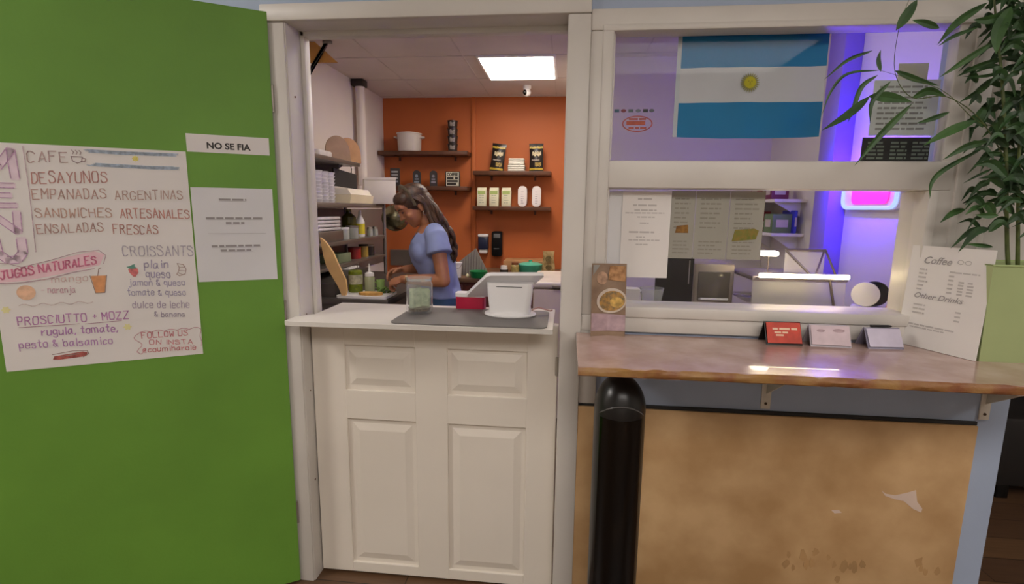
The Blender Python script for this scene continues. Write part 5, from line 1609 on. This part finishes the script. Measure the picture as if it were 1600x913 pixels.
# violet insect lamp on the right wall
s = thing('insect_lamp', 'wall lamp glowing pink and violet at upper right inside the lower window', 'lamp', (1.3595, .70, 1.435))
HP = Matrix.Rotation(0, 4, 'X')
MB().prism(rrect(-.215, .215, 0, .150, .045, 6), -.022, 0, 'x').build('backplate', m_white, s)
rim = [(-.030, y, z) for y, z in rrect(-.205, .205, .010, .140, .040, 6)]
MB().tube(rim, .008, 8, closed=True).build('glow_rim', emit('rim_glow', '9fb2ff', 1.6), s)
MB().prism(rrect(-.150, .130, .025, .130, .030, 5), -.030, -.0225, 'x').build('pink_glow', emit('pink_glow', 'ff2fa0', 1.5), s)
MB().tube([(-.150, -.19, .136), (-.150, .08, .136), (-.140, .105, .136), (-.118, .112, .136), (-.030, .112, .136)], .010, 12).build('violet_tube', emit('violet_glow', '5a2cff', VIOLET_LAMP), s)
MB().box(-.185, -.180, -.205, .150, .112, .188, .002).box(-.182, -.14, -.205, .08, .110, .114, .001).build('added_shade', m_white, s)  # hidden plates added to keep violet light off the kitchen
MB().box(-.16, 0, -.205, -.190, .124, .149, .003).box(-.045, 0, .100, .124, .124, .149, .003).build('tube_holder', m_white, s)

# ------------------------------------------------------------------ dim passage right of the wall
s = thing('dark_bench', 'long black bench in the dim passage right of the pale blue wall end', 'bench', (2.9, 1.20, FZ))
MB().box(-.62, .9, -.22, .25, .08, .46, .02).build('seat', m_dark, s)
for sx in (-.55, .85):
    MB().box(sx - .03, sx + .03, -.19, .22, 0, .08, .004).build('leg', m_black, s)
# ------------------------------------------------------------------ the woman at the prep table
WP = Vector((-.745, 1.215, FZ))
wm = thing('person', 'woman with long dark hair and lavender blue t-shirt preparing food, head bowed to the left', 'person', WP)
def remesh(mb, name, mat, voxel, smooth=6, parent=None, fac=.5):
    o = mb.build(name, mat, parent)
    r = o.modifiers.new('r', 'REMESH')
    r.mode = 'VOXEL'
    r.voxel_size = voxel
    sm = o.modifiers.new('s', 'SMOOTH')
    sm.iterations = smooth
    sm.factor = fac
    dg = bpy.context.evaluated_depsgraph_get()
    dg.update()
    me = bpy.data.meshes.new_from_object(o.evaluated_get(dg))
    o.modifiers.clear()
    o.data = me
    me.name = name
    me.polygons.foreach_set('use_smooth', [True] * len(me.polygons))
    return o
def W(p):
    return Vector(p) - WP
fy = math.radians(25)
FWD = Vector((-math.cos(fy), -math.sin(fy), 0))
LFT = Vector((math.sin(fy), -math.cos(fy), 0))
UP = Vector((0, 0, 1))
TB4 = Matrix((FWD, LFT, UP)).transposed().to_4x4()      # torso axes: x forward, y left, z up
# head frame
hyaw, hpit = math.radians(38), math.radians(33)
HB = Matrix.Rotation(PI + hyaw, 4, 'Z') @ Matrix.Rotation(hpit, 4, 'Y')
HC = Vector((-.880, 1.170, 1.428))
HM = Matrix.Translation(HC - WP) @ HB @ Matrix.Scale(1.02, 4)
def hp(x, y, z):
    return HM @ Vector((x, y, z))
def hball(mb, x, y, z, rx, ry, rz, seg=20, tilt=0):
    b = bmesh.new()
    bmesh.ops.create_uvsphere(b, u_segments=seg, v_segments=seg // 2 + 2, radius=1)
    bmesh.ops.transform(b, matrix=HM @ Matrix.Translation((x, y, z)) @ Matrix.Rotation(tilt, 4, 'Y') @ Matrix.Diagonal((rx, ry, rz, 1)), verts=b.verts)
    mb.bm(b)
body = MB()
# skull, face, jaw, features
hball(body, -.012, 0, .028, .092, .074, .086)
hball(body, .026, 0, -.020, .062, .062, .085)
hball(body, .040, 0, -.070, .038, .040, .034)
hball(body, .054, 0, -.088, .020, .022, .017)
hball(body, .078, 0, .040, .022, .045, .030)
for s in (-1, 1):
    hball(body, .056, s * .036, -.022, .026, .022, .024)
    hball(body, -.008, s * .074, -.008, .016, .007, .030)
hball(body, .092, 0, .004, .010, .0095, .030, 12, -.35)
hball(body, .102, 0, -.019, .012, .012, .010, 12)
for s in (-1, 1): hball(body, .094, s * .011, -.023, .008, .007, .006, 10)
hball(body, .083, 0, -.045, .010, .022, .006, 12)
hball(body, .081, 0, -.056, .010, .018, .0065, 12)
# neck and trunk
NK = W((-.795, 1.200, 1.315))
body.capsule(hp(-.025, 0, -.045), NK, .046, .052)
def tors(c, rx, ry, rz, z=None):
    m = Matrix.Translation(W(c)) @ TB4 @ Matrix.Diagonal((rx, ry, rz, 1))
    b = bmesh.new()
    bmesh.ops.create_uvsphere(b, u_segments=24, v_segments=14, radius=1)
    bmesh.ops.transform(b, matrix=m, verts=b.verts)
    body.bm(b)
tors((-.788, 1.205, 1.225), .098, .158, .115)
tors((-.772, 1.210, 1.100), .092, .128, .130)
tors((-.755, 1.215, .985), .088, .122, .110)
tors((-.735, 1.222, .865), .104, .150, .105)
for s in (1, -1):
    c = Vector((-.795, 1.205, 1.165)) + FWD * .072 + LFT * (s * .068)
    tors(c, .036, .055, .050)
    # shoulders
SHL, SHR = Vector((-.722, 1.052, 1.272)), Vector((-.852, 1.350, 1.272))
ELL, ELR = Vector((-.668, 1.000, 1.020)), Vector((-.812, 1.425, 1.040))
WRL, WRR = Vector((-.905, 1.035, 1.018)), Vector((-.975, 1.285, 1.046))
for a, b, c in ((SHL, ELL, WRL), (SHR, ELR, WRR)):
    body.capsule(W((-.790, 1.205, 1.290)), W(a), .050, .047)
    body.capsule(W(a), W(a.lerp(b, .5)), .045, .042)
    body.capsule(W(a.lerp(b, .5)), W(b), .042, .037)
    body.capsule(W(b), W(b.lerp(c, .35)), .037, .037)
    body.capsule(W(b.lerp(c, .35)), W(c), .037, .025)
# hands: palm, four curled fingers of unequal length, thumb
def hand(wr, palm_dir, nrm, thumb_side, curl):
    d = Vector(palm_dir).normalized()
    n = Vector(nrm).normalized()            # out of the back of the hand
    s = d.cross(n).normalized() * thumb_side   # towards the thumb
    n = s.cross(d).normalized() * (1 if s.cross(d).dot(n) > 0 else -1)
    pc = wr + d * .012
    m = Matrix((d, s, n)).transposed().to_4x4()
    m.translation = W(pc + d * .040)
    b = bmesh.new()
    bmesh.ops.create_uvsphere(b, u_segments=18, v_segments=12, radius=1)
    bmesh.ops.transform(b, matrix=m @ Matrix.Diagonal((.050, .041, .016, 1)), verts=b.verts)
    body.bm(b)
    for k, (off, L) in enumerate(((.030, .068), (.010, .076), (-.011, .071), (-.031, .056))):
        p = pc + d * (.074 - abs(off) * .25) + s * off
        a = curl[k]
        seg = (L * .46, L * .30, L * .24)
        ang = .25 * a
        r = .0088 - .0004 * k
        for q, sl in enumerate(seg):
            ang += a * (.45, .8, .55)[q]
            e = p + (d * math.cos(ang) - n * math.sin(ang)) * sl + s * off * .04
            body.capsule(W(p), W(e), r, r * .92, 10)
            p, r = e, r * .92
    tdir = (d * .55 + s * .75 - n * .30).normalized()
    p = pc + d * .018 + s * .030
    e = p + tdir * .036
    body.capsule(W(p), W(e), .0125, .0105, 10)
    tdir = (d * .80 + s * .15 - n * .55).normalized()
    body.capsule(W(e), W(e + tdir * .030), .0102, .0085, 10)
hand(WRL, (-.88, .22, -.22), (-.15, -.45, .88), 1, (.95, 1.05, 1.1, 1.15))
hand(WRR, (-.90, -.30, -.14), (-.10, .35, .93), -1, (.75, .85, .95, 1.0))
# legs and feet
for s in (1, -1):
    hipj = Vector((-.735, 1.222, .83)) + LFT * (s * .082)
    kn = Vector((-.745, 1.222, .44)) + LFT * (s * .088)
    an = Vector((-.725, 1.222, .02)) + LFT * (s * .092)
    body.capsule(W(hipj), W(kn), .085, .054)
    body.capsule(W(kn), W(kn.lerp(an, .3)), .052, .054)
    body.capsule(W(kn.lerp(an, .3)), W(an), .054, .036)
    body.capsule(W(an + Vector((0, 0, -.045))), W(an + FWD * .15 + Vector((0, 0, -.058))), .034, .026)
m_skin = M('tan_skin', 'b57a58', .5, var=.05, scale=14)
remesh(body, 'body', m_skin, .0042, 5, wm)
# eyes, brows, lips
ey = MB()
for s in (-1, 1):
    hball(ey, .0865, s * .031, .012, .006, .0125, .0045, 12)
ey.build('eyelids', M('eyelash_brown', '3a2420', .6), wm)
bw = MB()
for s in (-1, 1):
    bw.tube([hp(.098, s * .014, .030), hp(.096, s * .030, .036), hp(.080, s * .048, .030)], [.0028, .003, .0015], 8)
bw.build('eyebrows', M('brow_brown', '33211b', .7), wm)
li = MB()
hball(li, .0905, 0, -.0445, .0045, .019, .0045, 12)
hball(li, .0885, 0, -.0545, .0050, .016, .0050, 12)
li.build('lips', M('lip_rose', '9c5650', .45), wm)

# t-shirt: trunk and two short sleeves grown into one cloth
shirt = MB()
def ring(c, rx, ry, dz=0.0, n=36):
    out = []
    for k in range(n):
        a = 2 * PI * k / n
        p = Vector(c) + FWD * rx * math.cos(a) + LFT * ry * math.sin(a)
        p.z += dz * math.cos(a)
        out.append(p - WP)
    return out
secs = [((-.722, 1.220, .900), .118, .152, 0), ((-.738, 1.217, .960), .112, .142, 0), ((-.757, 1.214, 1.030), .118, .146, 0), ((-.778, 1.208, 1.110), .126, .152, 0),
        ((-.793, 1.204, 1.170), .132, .160, -.006), ((-.795, 1.204, 1.235), .114, .168, -.012), ((-.790, 1.203, 1.290), .084, .150, -.020), ((-.790, 1.203, 1.322), .066, .086, -.028)]
rs = [ring(*q) for q in secs]
n = 36
vs = [v for r_ in rs for v in r_]
fs = [tuple(reversed(range(n))), tuple(range((len(rs) - 1) * n, len(rs) * n))]
for j in range(len(rs) - 1):
    fs += [(j * n + i, j * n + (i + 1) % n, (j + 1) * n + (i + 1) % n, (j + 1) * n + i) for i in range(n)]
# soft folds
vs = [v + (Vector((v.x, v.y, 0)) - Vector((-.02, 0, 0))).normalized() * (.006 * math.sin(v.z * 62 + v.x * 45 + v.y * 20) + .004 * math.sin(v.z * 31 - v.y * 60)) for v in vs]
shirt.add([tuple(v) for v in vs], fs)
for s_, a, b in ((1, SHL, ELL), (-1, SHR, ELR)):
    inn = Vector((-.790, 1.204, 1.262))
    d = (b - a).normalized()
    e = a + d * .110 + (a - inn).normalized() * .012
    pts = [W(inn), W(inn.lerp(a, .75) + Vector((0, 0, .012))), W(a + Vector((0, 0, .006)) + d * .02), W(a + d * .07 + (a - inn).normalized() * .008), W(e)]
    shirt.tube(pts, [.050, .058, .064, .068, .074], 20)
for s in (1, -1):
    cc_ = Vector((-.795, 1.205, 1.165)) + FWD * .070 + LFT * (s * .066)
    bb_ = bmesh.new()
    bmesh.ops.create_uvsphere(bb_, u_segments=20, v_segments=12, radius=1)
    bmesh.ops.transform(bb_, matrix=Matrix.Translation(W(cc_)) @ TB4 @ Matrix.Diagonal((.050, .072, .066, 1)), verts=bb_.verts)
    shirt.bm(bb_)
m_shirt = M('lavender_blue_cotton', '8f9ccb', .85, var=.04, scale=9, bump=.1, bscale=200)
so = remesh(shirt, 'shirt', m_shirt, .006, 8, wm)
# hollow out a neckline and sleeve openings by dropping the cut faces
bmx = bmesh.new()
bmx.from_mesh(so.data)
kill = []
nk = Vector(NK)
for f in bmx.faces:
    c = f.calc_center_median()
    if f.normal.z > .55 and (Vector((c.x, c.y, 0)) - Vector((nk.x, nk.y, 0))).length < .070 and c.z > nk.z - .03:
        kill.append(f)
        continue
    v = c - (nk + FWD * .055 + Vector((0, 0, -.015)))
    if abs(v.dot(LFT)) < .045 - max(0, -v.z) * .55 and v.dot(FWD) > -.05 and -.085 < v.z < .05 and c.dot(FWD) > 0:
        kill.append(f)
bmesh.ops.delete(bmx, geom=kill, context='FACES')
bmx.to_mesh(so.data)
bmx.free()
# jeans
jn = MB()
secs = [((-.735, 1.222, .80), .114, .160, 0), ((-.733, 1.222, .87), .112, .157, 0), ((-.728, 1.220, .925), .104, .142, 0)]
rs = [ring(*q) for q in secs]
vs = [v for r_ in rs for v in r_]
fs = [tuple(reversed(range(n))), tuple(range(2 * n, 3 * n))]
for j in range(2):
    fs += [(j * n + i, j * n + (i + 1) % n, (j + 1) * n + (i + 1) % n, (j + 1) * n + i) for i in range(n)]
jn.add([tuple(v) for v in vs], fs)
for s in (1, -1):
    hipj = Vector((-.735, 1.222, .83)) + LFT * (s * .080)
    kn = Vector((-.745, 1.222, .44)) + LFT * (s * .088)
    an = Vector((-.725, 1.222, .04)) + LFT * (s * .092)
    jn.capsule(W(hipj), W(kn), .092, .066)
    jn.tube([W(kn), W(kn.lerp(an, .5)), W(an)], [.066, .064, .058], 18)
remesh(jn, 'jeans', M('blue_denim', '3c5a7c', .85, var=.08, scale=20), .008, 5, wm)
sh = MB()
for s in (1, -1):
    an = Vector((-.725, 1.222, -.025)) + LFT * (s * .092)
    sh.capsule(W(an + FWD * -.01), W(an + FWD * .16 + Vector((0, 0, -.008))), .043, .035)
remesh(sh, 'shoes', m_white, .006, 4, wm)

# hair: cap over the skull, centre headband, long wavy locks down the back
hr = MB()
hball(hr, -.020, 0, .036, .096, .082, .090, 28)
hball(hr, -.055, 0, -.005, .062, .078, .090, 24)
hball(hr, .040, 0, .072, .050, .062, .040, 20)
random.seed(31)
for k in range(64):
    a = random.uniform(-1, 1)
    y0 = a * .074
    st_ = hp(-.055 - .035 * (1 - abs(a)), y0, .035 + random.uniform(-.05, .04))
    end_z = random.uniform(1.085, 1.20) - FZ
    side = LFT * (a * .085)
    mid1 = W((-.772, 1.195, 1.385)) + side * .95 + Vector((random.uniform(-.02, .02), 0, random.uniform(-.02, .02)))
    mid2 = W((-.700, 1.200, 1.285)) + side * 1.05 + Vector((random.uniform(-.024, .016), random.uniform(-.01, .01), 0))
    mid3 = W((-.672, 1.205, 1.190)) + side + Vector((random.uniform(-.02, .020), random.uniform(-.012, .012), 0))
    end = Vector((W((-.672, 1.205, 0)).x, W((-.672, 1.205, 0)).y, end_z)) + side * .85 + Vector((random.uniform(-.016, .022), random.uniform(-.015, .015), 0))
    C4 = [st_, mid1, mid2, mid3, end]
    path = []
    P = [C4[0] * 2 - C4[1]] + C4 + [C4[-1] * 2 - C4[-2]]
    for i in range(1, len(P) - 2):
        for q in range(6):
            t = q / 6
            A, B, Cc, D = P[i - 1], P[i], P[i + 1], P[i + 2]
            path.append(0.5 * ((2 * B) + (Cc - A) * t + (2 * A - 5 * B + 4 * Cc - D) * t * t + (3 * B - A - 3 * Cc + D) * t ** 3))
    path.append(C4[-1])
    ph = random.uniform(0, 6)
    path = [p + Vector((math.sin(i * .75 + ph) * .009, math.cos(i * .8 + ph) * .009, 0)) for i, p in enumerate(path)]
    m_ = len(path)
    hr.tube(path, [.014 * (1 - .65 * (i / m_) ** 2) if i < m_ - 1 else .002 for i in range(m_)], 7)
# locks falling beside the face
for s, k0 in ((1, 8), (-1, 8)):
    for k in range(k0):
        st_ = hp(random.uniform(-.035, .008), s * .058, .062)
        m1 = hp(random.uniform(-.045, -.018), s * .086, .0)
        m2 = W((-.800, 1.195, 1.340)) + LFT * (s * random.uniform(.07, .10))
        m3 = W((-.735, 1.195, 1.245)) + LFT * (s * random.uniform(.085, .12)) + Vector((random.uniform(-.01, .03), 0, 0))
        hr.tube([st_, st_.lerp(m1, .5) + (hp(0, s * .012, 0) - hp(0, 0, 0)), m1, m1.lerp(m2, .5), m2, m2.lerp(m3, .5), m3], [.014, .014, .013, .013, .012, .010, .003], 7)
hr.build('hair', M('dark_brown_hair', '5b4030', .40, var=0, hex2='2c1a12', scale=34, bump=.5, bscale=220), wm)
# greyish headband over the top of the head
hb = MB()
arc = []
for k in range(15):
    a = math.radians(-100 + 200 * k / 14)
    arc.append(hp(.018 - .012 * math.cos(a), math.sin(a) * .081, .034 + math.cos(a) * .0905))
hb.tube(arc, .020, 12, flat=.16)
hb.build('headband', M('grey_headband', '857c6c', .7, var=.1, scale=30), wm)
# earring and bracelets
MB().tube([hp(-.006 + .010 * math.cos(a), .084, -.045 + .010 * math.sin(a)) for a in [2 * PI * k / 14 for k in range(14)]], .0015, 6, closed=True).build('earring', M('pale_silver', 'cfcac0', .3, .8), wm)
bc = MB()
d_ = (WRL - ELL).normalized()
u_ = d_.cross(UP).normalized(); v_ = d_.cross(u_)
for off, r_ in ((.020, .030), (.028, .0305)):
    c_ = WRL - d_ * off
    bc.tube([W(c_ + u_ * r_ * math.cos(a) + v_ * r_ * math.sin(a)) for a in [2 * PI * k / 20 for k in range(20)]], .0022, 6, closed=True)
bc.build('bracelet', M('pale_gold', 'cbb58a', .3, .7), wm)

# ------------------------------------------------------------------ small pieces belong to the part that carries them
def base_name(o):
    return o.name.split('.')[0]
CARRY = {'back_counter': {'handle': 'door'}, 'toaster_oven': {'handle': 'door'}, 'shelf_bracket': {'screw': 'wall_plate', 'gusset': 'arm'},
         'monitor': {'back_cover': 'screen_housing', 'highlight_strip': 'screen_housing', 'neck': 'base'}, 'green_mug': {'handle': 'cup'},
         'payment_terminal': {'screen': 'screen_housing', 'slot': 'stand', 'cable': 'base'}, 'coffee_bag': {'gold_band': 'bag', 'printed_emblem': 'bag', 'printed_line': 'bag', 'printed_figure': 'bag'},
         'shelf_sign': {'print': 'board', 'lettering': 'face'}, 'stock_pot': {'handle': 'pot_body'}, 'carton': {'green_label': 'carton_body', 'print': 'carton_body'},
         'soap_dispenser': {'window': 'housing'}, 'towel_dispenser': {'badge': 'housing'}, 'security_camera': {'lens': 'housing'}, 'chest_freezer': {'handle': 'lid'},
         'wall_shelf': {'bracket': 'board'}, 'drain_board': {'ribs': 'board'}, 'insect_lamp': {'tube_holder': 'backplate', 'pink_glow': 'backplate'},
         'food_box': {'printed_label': 'carton'}, 'menu_poster': {'doodle_glass_outline': 'doodle_juice_glass', 'doodle_strawberry_leaf': 'doodle_strawberry', 'doodle_sandwich_outline': 'doodle_sandwich', 'block_letter_outline': 'block_letter_fill'},
         'potted_bamboo': {'soil': 'planter', 'rim': 'planter'}, 'argentina_flag': {'sun_rays': 'white_stripe', 'sun_face': 'white_stripe'}, 'card_holder': {'print': 'card'},
         'ceiling_light': {'diffuser': 'frame'}, 'green_door': {'hinge': 'door_leaf'}, 'half_door': {'hinge': 'door_leaf'}, 'paper_cup': {'print': 'cup'},
         'window_notice': {'print': 'sheet'}, 'menu_card': {'print': 'sheet', 'food_photo': 'sheet'}, 'coffee_menu_sheet': {'heading': 'sheet', 'small_print': 'sheet'},
         'printed_sign': {'lettering': 'sheet'}, 'printed_notice': {'lettering': 'sheet'}, 'tower_fan': {'rim': 'housing'}, 'carton_box': {'flap': 'carton'}}
for root in [o for o in list(COL.objects) if o.parent is None and base_name(o) in CARRY]:
    rule = CARRY[base_name(root)]
    kids = list(root.children)
    count = {}
    for k in kids:
        want = rule.get(base_name(k))
        if not want:
            continue
        hosts = [h for h in kids if base_name(h) == want]
        if hosts:
            i = count.get(base_name(k), 0)
            k.parent = hosts[min(i, len(hosts) - 1)]
            count[base_name(k)] = i + 1
# each leaf belongs to its nearest stem
stems = [k for k in pl.children if base_name(k) == 'stem']
for k in list(pl.children):
    if base_name(k) == 'leaf':
        p = k.data.vertices[1].co
        k.parent = min(stems, key=lambda s: min((v.co - p).length_squared for v in s.data.vertices))
